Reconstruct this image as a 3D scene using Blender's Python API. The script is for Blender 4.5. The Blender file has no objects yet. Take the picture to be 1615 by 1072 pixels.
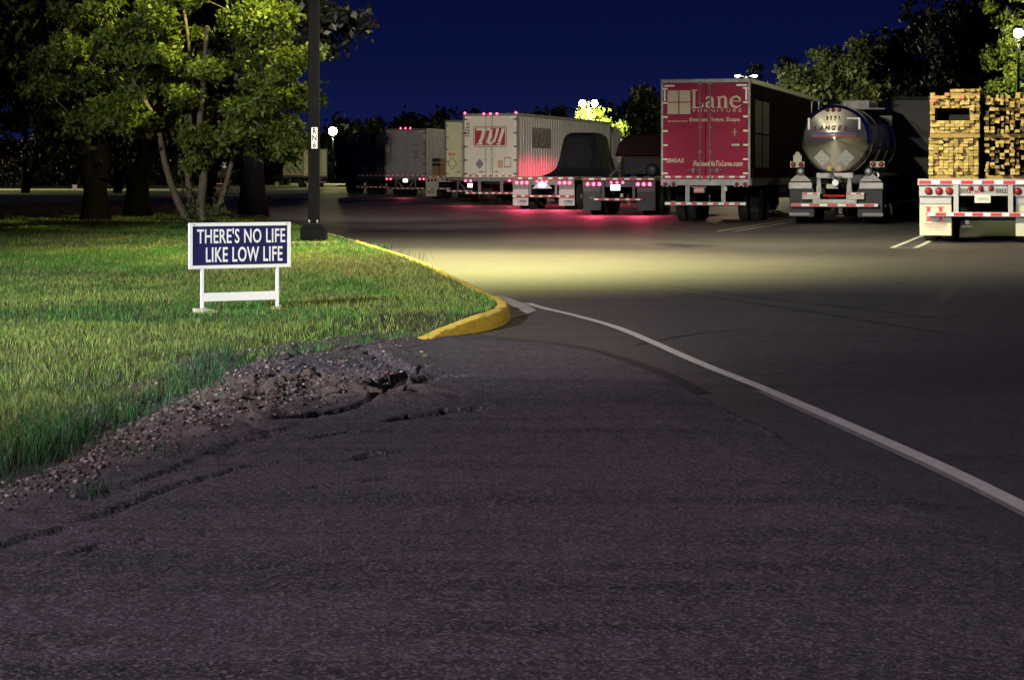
import bpy, bmesh, math, random
import numpy as np
from mathutils import Vector, Matrix, Euler

# ------------------------------------------------------------------ camera, sky, exposure
SC = bpy.context.scene
F = 3200.0            # focal length in photo pixels (photo is 1615 wide)
CH = 1.38             # eye height
HY = 275.0            # horizon row
PI = math.pi
cam_d = bpy.data.cameras.new('camera')
cam = bpy.data.objects.new('camera', cam_d)
SC.collection.objects.link(cam)
cam.location = (0, 0, CH)
cam.rotation_euler = (PI/2, 0, 0)
cam_d.sensor_width = 36
cam_d.sensor_fit = 'HORIZONTAL'
cam_d.lens = F/1615*36
cam_d.shift_y = -(536-HY)/1615
cam_d.clip_start = .1
cam_d.clip_end = 3000
SC.camera = cam
SC.view_settings.view_transform = 'Standard'
SC.view_settings.look = 'None'
SC.view_settings.exposure = 0
SC.view_settings.gamma = 1
SC.view_settings.use_curve_mapping = False
SC.cycles.max_bounces = 6
SC.cycles.diffuse_bounces = 2
SC.cycles.glossy_bounces = 3
SC.cycles.transparent_max_bounces = 6
SC.cycles.caustics_reflective = False
SC.cycles.caustics_refractive = False
SC.cycles.sample_clamp_indirect = 4
SC.cycles.use_denoising = True
W = bpy.data.worlds.new('World')
SC.world = W
W.use_nodes = True
wn, wl = W.node_tree.nodes, W.node_tree.links
bg = wn['Background']
# clear dusk sky: deep blue, a little paler towards the horizon (generated along the view height, same all round)
geo = wn.new('ShaderNodeTexCoord')
sep = wn.new('ShaderNodeSeparateXYZ')
ramp = wn.new('ShaderNodeValToRGB')
wl.new(geo.outputs['Generated'], sep.inputs[0]); wl.new(sep.outputs[2], ramp.inputs[0]); wl.new(ramp.outputs[0], bg.inputs[0])
SKY = [(0, (.0070, .0105, .062)), (.03, (.0046, .0080, .053)), (.06, (.0024, .0054, .042)), (.10, (.0014, .0038, .032)), (1, (.0010, .0022, .019))]
ramp.color_ramp.elements[0].position = SKY[0][0]; ramp.color_ramp.elements[0].color = (*SKY[0][1], 1)
ramp.color_ramp.elements[1].position = 1; ramp.color_ramp.elements[1].color = (*SKY[-1][1], 1)
for p_, c_ in SKY[1:-1]:
    e_ = ramp.color_ramp.elements.new(p_); e_.color = (*c_, 1)
bg.inputs[1].default_value = 1

# ------------------------------------------------------------------ helpers
C = SC.collection
rnd = random.Random(7)
rng = np.random.default_rng(7)

def gp(px, py, z=0.0):
    """point on the ground seen at a photo pixel (used once, to survey the site)"""
    d = F*(CH-z)/(py-HY)
    return ((px-807.5)*d/F, d)

def tag(o, label=None, cat=None, group=None, kind=None):
    if label: o['label'] = label
    if cat: o['category'] = cat
    if group: o['group'] = group
    if kind: o['kind'] = kind
    return o

def thing(name, label, cat, loc=(0, 0, 0), rz=0, group=None):
    o = bpy.data.objects.new(name, None)
    o.empty_display_size = .3
    C.objects.link(o)
    o.location = loc
    o.rotation_euler = (0, 0, rz)
    return tag(o, label, cat, group)

class MB:
    def __init__(s):
        s.v = []; s.f = []; s.m = []
    def add(s, vs, fs, mi=0):
        n = len(s.v)
        s.v += [tuple(v) for v in vs]
        s.f += [tuple(i+n for i in f) for f in fs]
        s.m += [mi]*len(fs)
        return s
    def box(s, c, d, mi=0, rot=None):
        x, y, z = d[0]/2, d[1]/2, d[2]/2
        P = [Vector(p) for p in ((-x,-y,-z),(x,-y,-z),(x,y,-z),(-x,y,-z),(-x,-y,z),(x,-y,z),(x,y,z),(-x,y,z))]
        if rot is not None:
            R = Euler(rot).to_matrix(); P = [R@p for p in P]
        c = Vector(c)
        return s.add([p+c for p in P], [(0,3,2,1),(4,5,6,7),(0,1,5,4),(1,2,6,5),(2,3,7,6),(3,0,4,7)], mi)
    def tube(s, pts, r, n=8, mi=0, caps=True):
        pts = [Vector(p) for p in pts]
        rs = r if isinstance(r, (list, tuple)) else [r]*len(pts)
        vs = []; fs = []
        for i, p in enumerate(pts):
            t = (pts[min(i+1, len(pts)-1)]-pts[max(i-1, 0)])
            t = t.normalized() if t.length > 1e-9 else Vector((0, 0, 1))
            a = t.orthogonal().normalized() if i == 0 else (a - t*a.dot(t)).normalized()
            b = t.cross(a)
            for k in range(n):
                th = 2*PI*k/n
                vs.append(p+(a*math.cos(th)+b*math.sin(th))*rs[i])
        for i in range(len(pts)-1):
            for k in range(n):
                k2 = (k+1) % n
                fs.append((i*n+k, i*n+k2, (i+1)*n+k2, (i+1)*n+k))
        if caps:
            fs.append(tuple(range(n-1, -1, -1)))
            fs.append(tuple((len(pts)-1)*n+k for k in range(n)))
        return s.add(vs, fs, mi)
    def lathe(s, prof, axis='z', c=(0, 0, 0), n=24, mi=0):
        """prof = [(r, h)...] revolved about an axis through c"""
        vs = []; fs = []
        for r, h in prof:
            for k in range(n):
                a = 2*PI*k/n
                u, v = r*math.cos(a), r*math.sin(a)
                p = {'z': (u, v, h), 'y': (u, h, v), 'x': (h, u, v)}[axis]
                vs.append((p[0]+c[0], p[1]+c[1], p[2]+c[2]))
        for i in range(len(prof)-1):
            for k in range(n):
                k2 = (k+1) % n
                fs.append((i*n+k, i*n+k2, (i+1)*n+k2, (i+1)*n+k))
        fs.append(tuple(range(n-1, -1, -1)))
        fs.append(tuple((len(prof)-1)*n+k for k in range(n)))
        return s.add(vs, fs, mi)
    def prism(s, outline, y0, y1, mi=0, plane='xz'):
        """outline in 2-D, extruded"""
        n = len(outline)
        mk = {'xz': lambda p, t: (p[0], t, p[1]), 'yz': lambda p, t: (t, p[0], p[1]), 'xy': lambda p, t: (p[0], p[1], t)}[plane]
        vs = [mk(p, y0) for p in outline]+[mk(p, y1) for p in outline]
        fs = [tuple(range(n)), tuple(range(2*n-1, n-1, -1))]
        fs += [(i, i+n, (i+1) % n+n, (i+1) % n) for i in range(n)]
        return s.add(vs, fs, mi)
    def build(s, name, mats, parent=None, smooth=False, bevel=0, loc=None):
        me = bpy.data.meshes.new(name)
        me.from_pydata(s.v, [], s.f)
        mats = mats if isinstance(mats, (list, tuple)) else [mats]
        for m in mats: me.materials.append(m)
        if len(mats) > 1: me.polygons.foreach_set('material_index', s.m)
        bm = bmesh.new(); bm.from_mesh(me)
        bmesh.ops.recalc_face_normals(bm, faces=bm.faces)
        bm.to_mesh(me); bm.free()
        if smooth:
            me.polygons.foreach_set('use_smooth', [True]*len(me.polygons))
            try: me.set_sharp_from_angle(angle=math.radians(38))
            except Exception: pass
        o = bpy.data.objects.new(name, me)
        C.objects.link(o)
        if parent is not None: o.parent = parent
        if loc is not None: o.location = loc
        if bevel:
            b = o.modifiers.new('b', 'BEVEL'); b.width = bevel; b.segments = 2; b.limit_method = 'ANGLE'
        return o

def box(name, mat, parent, c, d, rot=None, bevel=0):
    return MB().box((0, 0, 0), d, 0, rot).build(name, mat, parent, bevel=bevel, loc=c)

def np_mesh(name, V, Fc, mat, parent=None, col=None, smooth=False):
    """V (n,3), Fc (m,k) index array"""
    me = bpy.data.meshes.new(name)
    k = Fc.shape[1]
    me.vertices.add(len(V)); me.vertices.foreach_set('co', V.astype(np.float32).ravel())
    me.loops.add(Fc.size); me.loops.foreach_set('vertex_index', Fc.astype(np.int32).ravel())
    me.polygons.add(len(Fc))
    me.polygons.foreach_set('loop_start', np.arange(0, Fc.size, k, dtype=np.int32))
    me.polygons.foreach_set('loop_total', np.full(len(Fc), k, dtype=np.int32))
    if smooth: me.polygons.foreach_set('use_smooth', np.ones(len(Fc), dtype=bool))
    me.update(calc_edges=True)
    if col is not None:
        at = me.color_attributes.new('tone', 'FLOAT_COLOR', 'POINT')
        at.data.foreach_set('color', col.astype(np.float32).ravel())
    me.materials.append(mat)
    o = bpy.data.objects.new(name, me); C.objects.link(o)
    if parent is not None: o.parent = parent
    return o

def text(name, body, mat, parent, loc, size, sx=1, shear=0, rot=(PI/2, 0, 0), bold=0, align='CENTER', space=1, width=None):
    cu = bpy.data.curves.new(name, 'FONT')
    cu.body = body; cu.size = size; cu.shear = shear; cu.offset = bold
    cu.align_x = align; cu.align_y = 'CENTER'; cu.space_character = space
    cu.extrude = .0015; cu.resolution_u = 3
    cu.materials.append(mat)
    o = bpy.data.objects.new(name, cu); C.objects.link(o)
    me = bpy.data.meshes.new_from_object(o)
    bpy.data.objects.remove(o)
    o = bpy.data.objects.new(name, me); C.objects.link(o)
    o.parent = parent; o.location = loc; o.rotation_euler = rot
    if width:
        xs = [v.co.x for v in me.vertices]
        sx = width/max(max(xs)-min(xs), 1e-3)
    for v in me.vertices: v.co.x *= sx
    return o

def strokes(name, mat, parent, loc, paths, rot=(PI/2, 0, 0), t=.003):
    """letter strokes: each path is [(x, y, half_width)...] drawn as a thin raised band"""
    m = MB()
    for q, pth in enumerate(paths):
        n = len(pth); L = []; R = []
        for i, (x, y, w) in enumerate(pth):
            x0, y0, _ = pth[max(i-1, 0)]; x1, y1, _ = pth[min(i+1, n-1)]
            d = math.hypot(x1-x0, y1-y0) or 1
            nx, ny = -(y1-y0)/d, (x1-x0)/d
            L.append((x+nx*w, y+ny*w)); R.append((x-nx*w, y-ny*w))
        tt = t+q*.0004
        vs = [(a, b, 0) for a, b in L+R]+[(a, b, tt) for a, b in L+R]
        fs = []
        for i in range(n-1):
            fs.append((2*n+i, 2*n+i+1, 3*n+i+1, 3*n+i))
            fs.append((i, n+i, n+i+1, i+1))
            fs.append((i, i+1, 2*n+i+1, 2*n+i)); fs.append((n+i, 3*n+i, 3*n+i+1, n+i+1))
        fs.append((0, 2*n, 3*n, n)); fs.append((n-1, 2*n-1, 4*n-1, 3*n-1))
        m.add(vs, fs)
    o = m.build(name, mat, parent, loc=loc)
    o.rotation_euler = rot
    return o

# ------------------------------------------------------------------ materials
def M(name, col=(.5, .5, .5), rough=.6, metal=0, spec=.5, emit=None, es=0, noise=0, nscale=4, bump=0, bscale=40, dirt=None, coat=0, stretch=None):
    m = bpy.data.materials.new(name); m.use_nodes = True
    n, l = m.node_tree.nodes, m.node_tree.links
    b = n['Principled BSDF']
    b.inputs['Base Color'].default_value = (*col, 1)
    b.inputs['Roughness'].default_value = rough
    b.inputs['Metallic'].default_value = metal
    b.inputs['Specular IOR Level'].default_value = spec
    b.inputs['Coat Weight'].default_value = coat
    if emit:
        b.inputs['Emission Color'].default_value = (*emit, 1)
        b.inputs['Emission Strength'].default_value = es
    tc = n.new('ShaderNodeTexCoord')
    src = tc.outputs['Object']
    if stretch:
        mp = n.new('ShaderNodeMapping'); mp.inputs['Scale'].default_value = stretch
        l.new(src, mp.inputs[0]); src = mp.outputs[0]
    if noise:
        t = n.new('ShaderNodeTexNoise'); t.inputs['Scale'].default_value = nscale
        t.inputs['Detail'].default_value = 6; t.inputs['Roughness'].default_value = .65
        l.new(src, t.inputs['Vector'])
        r = n.new('ShaderNodeMapRange'); r.inputs['From Min'].default_value = .3; r.inputs['From Max'].default_value = .7
        l.new(t.outputs['Fac'], r.inputs['Value'])
        mx = n.new('ShaderNodeMix'); mx.data_type = 'RGBA'
        d = dirt or tuple(c*(1-noise) for c in col)
        mx.inputs[6].default_value = (*d, 1); mx.inputs[7].default_value = (*col, 1)
        if dirt:
            mu = n.new('ShaderNodeMath'); mu.operation = 'MULTIPLY_ADD'
            mu.inputs[1].default_value = noise; mu.inputs[2].default_value = 1-noise
            l.new(r.outputs[0], mu.inputs[0]); l.new(mu.outputs[0], mx.inputs[0])
        else:
            l.new(r.outputs[0], mx.inputs[0])
        l.new(mx.outputs[2], b.inputs['Base Color'])
        rr = n.new('ShaderNodeMapRange'); rr.inputs['To Min'].default_value = min(1, rough+.15); rr.inputs['To Max'].default_value = max(.05, rough-.08)
        l.new(t.outputs['Fac'], rr.inputs['Value']); l.new(rr.outputs[0], b.inputs['Roughness'])
    if bump:
        t2 = n.new('ShaderNodeTexNoise'); t2.inputs['Scale'].default_value = bscale; t2.inputs['Detail'].default_value = 4
        l.new(src, t2.inputs['Vector'])
        bp = n.new('ShaderNodeBump'); bp.inputs['Strength'].default_value = 1; bp.inputs['Distance'].default_value = bump
        l.new(t2.outputs['Fac'], bp.inputs['Height']); l.new(bp.outputs[0], b.inputs['Normal'])
    return m

def asphalt(name, col, col2, speck, rough, bump, fine=160, tint=None, coarse=.35, streak=0, crack=0):
    m = bpy.data.materials.new(name); m.use_nodes = True
    n, l = m.node_tree.nodes, m.node_tree.links
    b = n['Principled BSDF']
    tc = n.new('ShaderNodeTexCoord'); src = tc.outputs['Object']
    def noise(sc, det, vec=src, ro=.6):
        t = n.new('ShaderNodeTexNoise'); t.inputs['Scale'].default_value = sc; t.inputs['Detail'].default_value = det
        t.inputs['Roughness'].default_value = ro; l.new(vec, t.inputs['Vector']); return t.outputs['Fac']
    def rng_(v, a, bb, c=0., d=1.):
        r = n.new('ShaderNodeMapRange'); r.inputs[1].default_value = a; r.inputs[2].default_value = bb
        r.inputs[3].default_value = c; r.inputs[4].default_value = d; l.new(v, r.inputs[0]); return r.outputs[0]
    def mix(f, a, bb, bt='MIX'):
        x = n.new('ShaderNodeMix'); x.data_type = 'RGBA'; x.blend_type = bt
        if isinstance(f, float): x.inputs[0].default_value = f
        else: l.new(f, x.inputs[0])
        for i, v in ((6, a), (7, bb)):
            if isinstance(v, tuple): x.inputs[i].default_value = (*v, 1)
            else: l.new(v, x.inputs[i])
        return x.outputs[2]
    big = noise(coarse, 5)
    c = mix(rng_(big, .35, .65), col, col2)
    mp = n.new('ShaderNodeMapping'); mp.inputs['Scale'].default_value = (.25, 3.0, 1); mp.inputs['Rotation'].default_value = (0, 0, math.radians(-24))
    l.new(src, mp.inputs[0])
    if streak:
        s = noise(.9, 7, mp.outputs[0], .72)
        c = mix(rng_(s, .48, .60, 0., streak), c, (col[0]*.25, col[1]*.25, col[2]*.25))
    if crack:
        wv = n.new('ShaderNodeTexNoise'); wv.inputs['Scale'].default_value = 1.6; wv.inputs['Detail'].default_value = 5; l.new(src, wv.inputs['Vector'])
        wm = n.new('ShaderNodeMix'); wm.data_type = 'RGBA'; wm.blend_type = 'ADD'; wm.inputs[0].default_value = .9
        l.new(src, wm.inputs[6]); l.new(wv.outputs['Color'], wm.inputs[7])
        ve = n.new('ShaderNodeTexVoronoi'); ve.feature = 'DISTANCE_TO_EDGE'; ve.inputs['Scale'].default_value = .42; l.new(wm.outputs[2], ve.inputs['Vector'])
        ms = rng_(noise(.5, 3), .46, .6)
        mm = n.new('ShaderNodeMath'); mm.operation = 'MULTIPLY'; l.new(rng_(ve.outputs['Distance'], .004, .012, crack, 0.), mm.inputs[0]); l.new(ms, mm.inputs[1])
        c = mix(mm.outputs[0], c, (.008, .007, .009))
    blot = noise(1.7, 4)
    c = mix(rng_(blot, .60, .70, 0., .45), c, (col[0]*.45, col[1]*.42, col[2]*.5))
    vo = n.new('ShaderNodeTexVoronoi'); vo.inputs['Scale'].default_value = fine; l.new(src, vo.inputs['Vector'])
    sp = n.new('ShaderNodeSeparateColor'); l.new(vo.outputs['Color'], sp.inputs[0])
    c = mix(rng_(sp.outputs[0], .55, 1., 0., .8), c, speck)
    c = mix(rng_(sp.outputs[1], .6, 1., 0., .6), c, (col[0]*.35, col[1]*.35, col[2]*.35))
    l.new(c, b.inputs['Base Color'])
    b.inputs['Roughness'].default_value = rough
    b.inputs['Specular IOR Level'].default_value = .4
    h1 = noise(fine*.55, 3)
    h2 = noise(fine*.07, 3)
    ad = n.new('ShaderNodeMath'); ad.operation = 'MULTIPLY_ADD'; ad.inputs[1].default_value = 3.0
    l.new(h2, ad.inputs[0]); l.new(h1, ad.inputs[2])
    bp = n.new('ShaderNodeBump'); bp.inputs['Distance'].default_value = bump
    l.new(ad.outputs[0], bp.inputs['Height']); l.new(bp.outputs[0], b.inputs['Normal'])
    return m

def tone_mat(name, rough=.6, trans=0, spec=.4):
    m = bpy.data.materials.new(name); m.use_nodes = True
    n, l = m.node_tree.nodes, m.node_tree.links
    b = n['Principled BSDF']
    a = n.new('ShaderNodeAttribute'); a.attribute_name = 'tone'
    l.new(a.outputs['Color'], b.inputs['Base Color'])
    b.inputs['Roughness'].default_value = rough; b.inputs['Specular IOR Level'].default_value = spec
    if trans:
        t = n.new('ShaderNodeBsdfTranslucent'); l.new(a.outputs['Color'], t.inputs[0])
        mx = n.new('ShaderNodeMixShader'); mx.inputs[0].default_value = trans
        l.new(b.outputs[0], mx.inputs[1]); l.new(t.outputs[0], mx.inputs[2]); l.new(mx.outputs[0], n['Material Output'].inputs[0])
    return m

white_paint = M('white_paint', (.78, .79, .80), .45, bump=.0006, bscale=60)
sign_blue = M('sign_blue', (.012, .014, .085), .35, noise=.2, nscale=3)
lot_asphalt = asphalt('lot_asphalt', (.040, .036, .038), (.058, .051, .050), (.12, .105, .10), .62, .004, 90, coarse=.22, streak=.6, crack=.6)
old_asphalt = asphalt('old_asphalt', (.034, .026, .036), (.052, .041, .052), (.18, .15, .17), .85, .009, 92, coarse=.7, streak=.9, crack=.85)
soil = M('soil', (.085, .062, .047), .95, noise=.7, nscale=1.2, bump=.03, bscale=14)
turf = M('turf', (.028, .035, .012), .95, noise=.5, nscale=2.5, bump=.02, bscale=30)
verge_mat = M('verge', (.03, .04, .015), .95, noise=.5, nscale=.4)
kerb_yellow = M('kerb_yellow', (.82, .60, .05), .85, noise=.85, nscale=11, bump=.006, bscale=45, dirt=(.42, .28, .09))
concrete = M('concrete', (.36, .33, .28), .88, noise=.45, nscale=3, bump=.002, bscale=60)
line_white = M('line_white', (.52, .48, .43), .7, noise=.45, nscale=9, dirt=(.2, .18, .17), bump=.001, bscale=120)
stripe_mat = M('stripe_paint', (.55, .54, .47), .7, noise=.6, nscale=3, dirt=(.14, .13, .12))
black_metal = M('black_metal', (.006, .006, .009), .92, spec=.06, noise=.3, nscale=6)
bark_shaded = M('bark_shaded', (.007, .006, .009), .95, spec=.02, noise=.5, nscale=9, bump=.03, bscale=9, stretch=(1, 1, .25))  # near-black bark: shade on the unlit trunks put into the colour
bark = M('bark', (.17, .13, .10), .95, noise=.5, nscale=9, bump=.03, bscale=9, stretch=(1, 1, .25))
rubber = M('rubber', (.016, .016, .018), .85, noise=.4, nscale=8)
flap_black = M('flap_black', (.022, .024, .034), .6, noise=.3, nscale=5)
flap_white = M('flap_white', (.50, .50, .40), .5, noise=.2, nscale=3)
steel = M('steel', (.42, .43, .45), .38, metal=.85, noise=.35, nscale=6)
galv = M('galvanised', (.34, .33, .36), .5, metal=.35, noise=.4, nscale=5)
frame_grey = M('frame_grey', (.20, .19, .21), .5, metal=.3, noise=.3, nscale=5)
chassis_black = M('chassis', (.02, .019, .021), .7, noise=.4, nscale=4)
chrome = M('chrome', (.82, .82, .84), .09, metal=1)
tape_red = M('tape_red', (.55, .02, .03), .35)
tape_white = M('tape_white', (.82, .82, .86), .3)
lens_red_off = M('lens_red_off', (.25, .008, .012), .2, coat=.5)
red_on = M('red_lamp_lit', (.5, .01, .02), .3, emit=(1, .05, .12), es=10)
amber_on = M('amber_lamp_lit', (.5, .2, .02), .3, emit=(1, .42, .08), es=6)
plate_glow = M('plate_glow', (.8, .85, .9), .4, emit=(.75, .9, 1), es=2.5)  # plates emit: the lamp light on them is put into the material
white_on = M('white_lamp_lit', (.9, .9, .8), .3, emit=(1, .95, .7), es=6)
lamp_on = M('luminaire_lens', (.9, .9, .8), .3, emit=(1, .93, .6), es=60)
lamp_warm = M('luminaire_lens_warm', (.9, .8, .7), .3, emit=(1, .8, .55), es=14)
plate_mat = M('plate', (.6, .6, .58), .5, noise=.2, nscale=20)
plate_red = M('plate_red', (.55, .18, .2), .5)
# ------------------------------------------------------------------ lamps (posts with their own light)
def lamp_post(label, x, y, h, heads, zbase=0, lens=None, hs=1, group=None, base=False, r=.09, square=False):
    """heads: list of (dx, dy, power, colour, cone_deg, aim or None, blend)"""
    t = thing('lamp_post', label, 'lamp post', (x, y, zbase), 0, group)
    m = MB()
    if square: m.box((0, 0, h/2+.1), (r*2, r*2, h-.2))
    else: m.tube([(0, 0, .02), (0, 0, h)], [r, r*.7], 10)
    m.build('pole', black_metal, t, bevel=.01 if square else 0)
    if base:
        box('base_plate', black_metal, t, (0, 0, .035), (.40, .40, .03))
        m = MB(); m.prism([(-.235,0),(.235,0),(.235,.20),(.20,.26),(.13,.30),(-.13,.30),(-.20,.26),(-.235,.20)], -.2, .2)
        o = m.build('base_cover', black_metal, t, bevel=.015, loc=(0, 0, .05))
        box('footing', concrete, t, (0, -.05, -.04), (.85, .8, .10), bevel=.02)
        for sx in (-.075, .075):
            MB().lathe([(.012, 0), (.022, .02), (.022, .05), (.012, .07)], 'z', n=10).build('anchor_bolt', steel, t, smooth=True, loc=(sx, -.14, .345))
    for (dx, dy, p, col, cone, aim, blend) in heads:
        d = math.hypot(dx, dy)
        if d > .05:
            MB().tube([(0, 0, h-.12), (dx*.5, dy*.5, h+.02), (dx*.95, dy*.95, h+.05)], .045, 8).build('arm', black_metal, t, smooth=True)
        hd = MB().lathe([(.02*min(hs, 1.3), .17), (.13*min(hs, 1.3), .15), (.26*min(hs, 1.3), .06), (.29*min(hs, 1.3), 0), (.27*min(hs, 1.3), -.01)], 'z', n=20).build('lamp_head', black_metal, t, smooth=True, loc=(dx, dy, h+.06))
        le = MB().lathe([(.25*hs, 0), (.24*hs, -.06*hs), (.17*hs, -.13*hs), (.05*hs, -.16*hs)] if hs == 1 else [(.06*hs, .0), (.15*hs, -.04*hs), (.19*hs, -.14*hs), (.18*hs, -.25*hs), (.11*hs, -.33*hs), (.02*hs, -.36*hs)], 'z', n=20).build('lens', lens or lamp_on, hd, smooth=True, loc=(0, 0, -.012))  # far globes made oversized, standing in for lamp glare
        if p:
            if cone:
                ld = bpy.data.lights.new('lamp', 'SPOT'); ld.spot_size = math.radians(cone); ld.spot_blend = blend
            else:
                ld = bpy.data.lights.new('lamp', 'POINT')
            ld.energy = p; ld.color = col; ld.shadow_soft_size = .16
            lo = bpy.data.objects.new('lamp', ld); C.objects.link(lo)
            lo.parent = t; lo.location = (dx, dy, h-.18-(.40*hs if hs > 1 else 0))
            if aim is not None:
                v = Vector(aim)-Vector((x+dx, y+dy, zbase+h-.18))
                lo.rotation_euler = v.to_track_quat('-Z', 'Y').to_euler()
    return t

YG = (1, .98, .40)      # greenish yellow metal-halide as the film shows it
lamp_post('black square lamp post with a white code plate, standing on grass by the yellow kerb', -3.68, 37.7, 9.0,
          [(2.9, -3.2, 16000, (1, .91, .54), 128, (1.9, 36.6, 0), .9),
           (3.1, -3.0, 13500, (1, .90, .58), 70, (8.5, 47, 0), .9),  # added spot for the right-hand trailers
           (3.0, -3.5, 19000, (1, .98, .28), 84, (-1.0, 32.2, 0), 1),
           (.5, .6, 62000, (1, .9, .68), 27, (-4.2, 80, .5), .7),  # added spot to brighten the far trailers
           (.3, .9, 24000, (1, .84, .76), 36, (-1.2, 62, 0), 1),  # added fill for the far lot surface
           (1.2, 3.4, 12000, (1, .95, .22), 50, (-6.4, 45.5, 5.6), .8)], zbase=.12, base=True, r=.1, square=True)
PL = bpy.context.scene.objects['lamp_post']
o = box('code_plate', white_paint, PL, (.02, -.106, 1.38-.12+(275-218)/84.8), (.11, .006, .39))
for k, ch in enumerate('RN6'):
    text('lettering', ch, black_metal, o, (0, -.005, .125-k*.128), .15, bold=.003, sx=.8)
FL = (.93, .93, 1.0)
lamp_post('tall lamp post with one floodlight and two added fills, left of the camera', -17, -2, 11.0,
          [(.6, .5, 72000, (.97, .97, 1), 46, (-5.6, 19.5, 0), 1), (.9, -.3, 22000, (1, .84, 1), 40, (-1.6, 8, 0), 1), (.3, .8, 52000, (.95, 1, .80), 12, (-6.5, 45.5, 3.7), 1)])  # second and third heads added to fill foreground and near tree
lamp_post('added short unseen lamp post with one warm floodlight behind the camera on the right', 6, -4, 8, [(-.4, .4, 14000, (1, .86, .5), 12, (-.9, 18.6, .1), 1)])  # added post, only there to light the kerb nose face
lamp_post('added unseen lamp post beyond the left picture edge by the far road', -60, 158, 10, [(.5, 0, 55000, YG, 150, (-40, 172, 0), .4)])  # added post, brightens the far kerb and the white trailer
PKG = 'lamp posts lighting the far end of the truck lot'
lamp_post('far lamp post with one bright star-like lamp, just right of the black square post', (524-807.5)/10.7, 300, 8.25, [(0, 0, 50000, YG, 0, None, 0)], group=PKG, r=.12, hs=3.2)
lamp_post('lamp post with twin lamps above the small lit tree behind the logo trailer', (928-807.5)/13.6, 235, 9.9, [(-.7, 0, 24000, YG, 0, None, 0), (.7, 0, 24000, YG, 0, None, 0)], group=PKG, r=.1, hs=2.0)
lamp_post('lamp post whose two warm lamps show over the maroon trailer roof', (1177-807.5)/18, 178, 10.0, [(-.75, 0, 9000, (1, .8, .5), 0, None, 0), (.75, 0, 9000, (1, .8, .5), 0, None, 0)], lens=lamp_warm, group=PKG, r=.1)
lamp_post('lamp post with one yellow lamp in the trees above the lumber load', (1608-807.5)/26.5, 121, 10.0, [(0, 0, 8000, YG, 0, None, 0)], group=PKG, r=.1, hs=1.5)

# ------------------------------------------------------------------ ground
def smooth_path(P, n=6):
    out = []
    for i in range(len(P)-1):
        p0 = P[max(i-1, 0)]; p1 = P[i]; p2 = P[i+1]; p3 = P[min(i+2, len(P)-1)]
        for k in range(n):
            t = k/n
            out.append(tuple(.5*((2*b)+(c-a)*t+(2*a-5*b+4*c-d)*t*t+(3*b-a-3*c+d)*t**3) for a, b, c, d in zip(p0, p1, p2, p3)))
    out.append(tuple(P[-1]))
    return out

def vnoise(x, y, seed=0):
    xi, yi = np.floor(x).astype(np.int64), np.floor(y).astype(np.int64)
    fx, fy = x-xi, y-yi
    fx = fx*fx*(3-2*fx); fy = fy*fy*(3-2*fy)
    def h(a, b):
        v = (a*374761393+b*668265263+seed*974634777) & 0x7fffffff
        v = ((v ^ (v >> 13))*1274126177) & 0x7fffffff
        return ((v ^ (v >> 16)) & 0xffff)/65535.
    return (h(xi, yi)*(1-fx)+h(xi+1, yi)*fx)*(1-fy)+(h(xi, yi+1)*(1-fx)+h(xi+1, yi+1)*fx)*fy
def fbm(x, y, o=4, seed=0):
    s = 0; a = 1; t = 0
    for k in range(o):
        s = s+a*vnoise(x*2**k, y*2**k, seed+k); t += a; a *= .5
    return s/t
def cells(x, y, seed=0):
    """distance to the nearest cell border of a jittered grid, and the cell's own random value"""
    xi, yi = np.floor(x).astype(np.int64), np.floor(y).astype(np.int64)
    f1 = np.full(x.shape, 9.); f2 = f1.copy(); idv = np.zeros(x.shape)
    for dx in (-1, 0, 1):
        for dy in (-1, 0, 1):
            a, b = xi+dx, yi+dy
            v = (a*374761393+b*668265263+seed*974634777) & 0x7fffffff
            v = ((v ^ (v >> 13))*1274126177) & 0x7fffffff
            r1 = ((v ^ (v >> 16)) & 0xffff)/65535.; r2 = ((v >> 7) & 0xffff)/65535.
            d = np.hypot(a+.1+.8*r1-x, b+.1+.8*r2-y)
            m = d < f1
            f2 = np.where(m, f1, np.minimum(f2, d)); idv = np.where(m, r2, idv); f1 = np.where(m, d, f1)
    return f2-f1, idv
def sstep(a, b, x):
    t = np.clip((x-a)/(b-a), 0, 1); return t*t*(3-2*t)
def inside(poly, X, Y):
    r = np.zeros(X.shape, bool); n = len(poly)
    for i in range(n):
        x0, y0 = poly[i]; x1, y1 = poly[(i+1) % n]
        if y0 == y1: continue
        c = ((y0 > Y) != (y1 > Y)) & (X < (x1-x0)*(Y-y0)/(y1-y0)+x0)
        r ^= c
    return r
def pdist(path, X, Y):
    """distance to a polyline and side sign"""
    best = np.full(X.shape, 1e9); side = np.ones(X.shape); tt = np.zeros(X.shape)
    for i in range(len(path)-1):
        x0, y0 = path[i][:2]; x1, y1 = path[i+1][:2]
        dx, dy = x1-x0, y1-y0; L = dx*dx+dy*dy+1e-12
        t = np.clip(((X-x0)*dx+(Y-y0)*dy)/L, 0, 1)
        d = np.hypot(X-x0-t*dx, Y-y0-t*dy)
        m = d < best
        best = np.where(m, d, best); side = np.where(m, np.sign(dx*(Y-y0)-dy*(X-x0)), side); tt = np.where(m, i+t, tt)
    return best, side, tt

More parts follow.
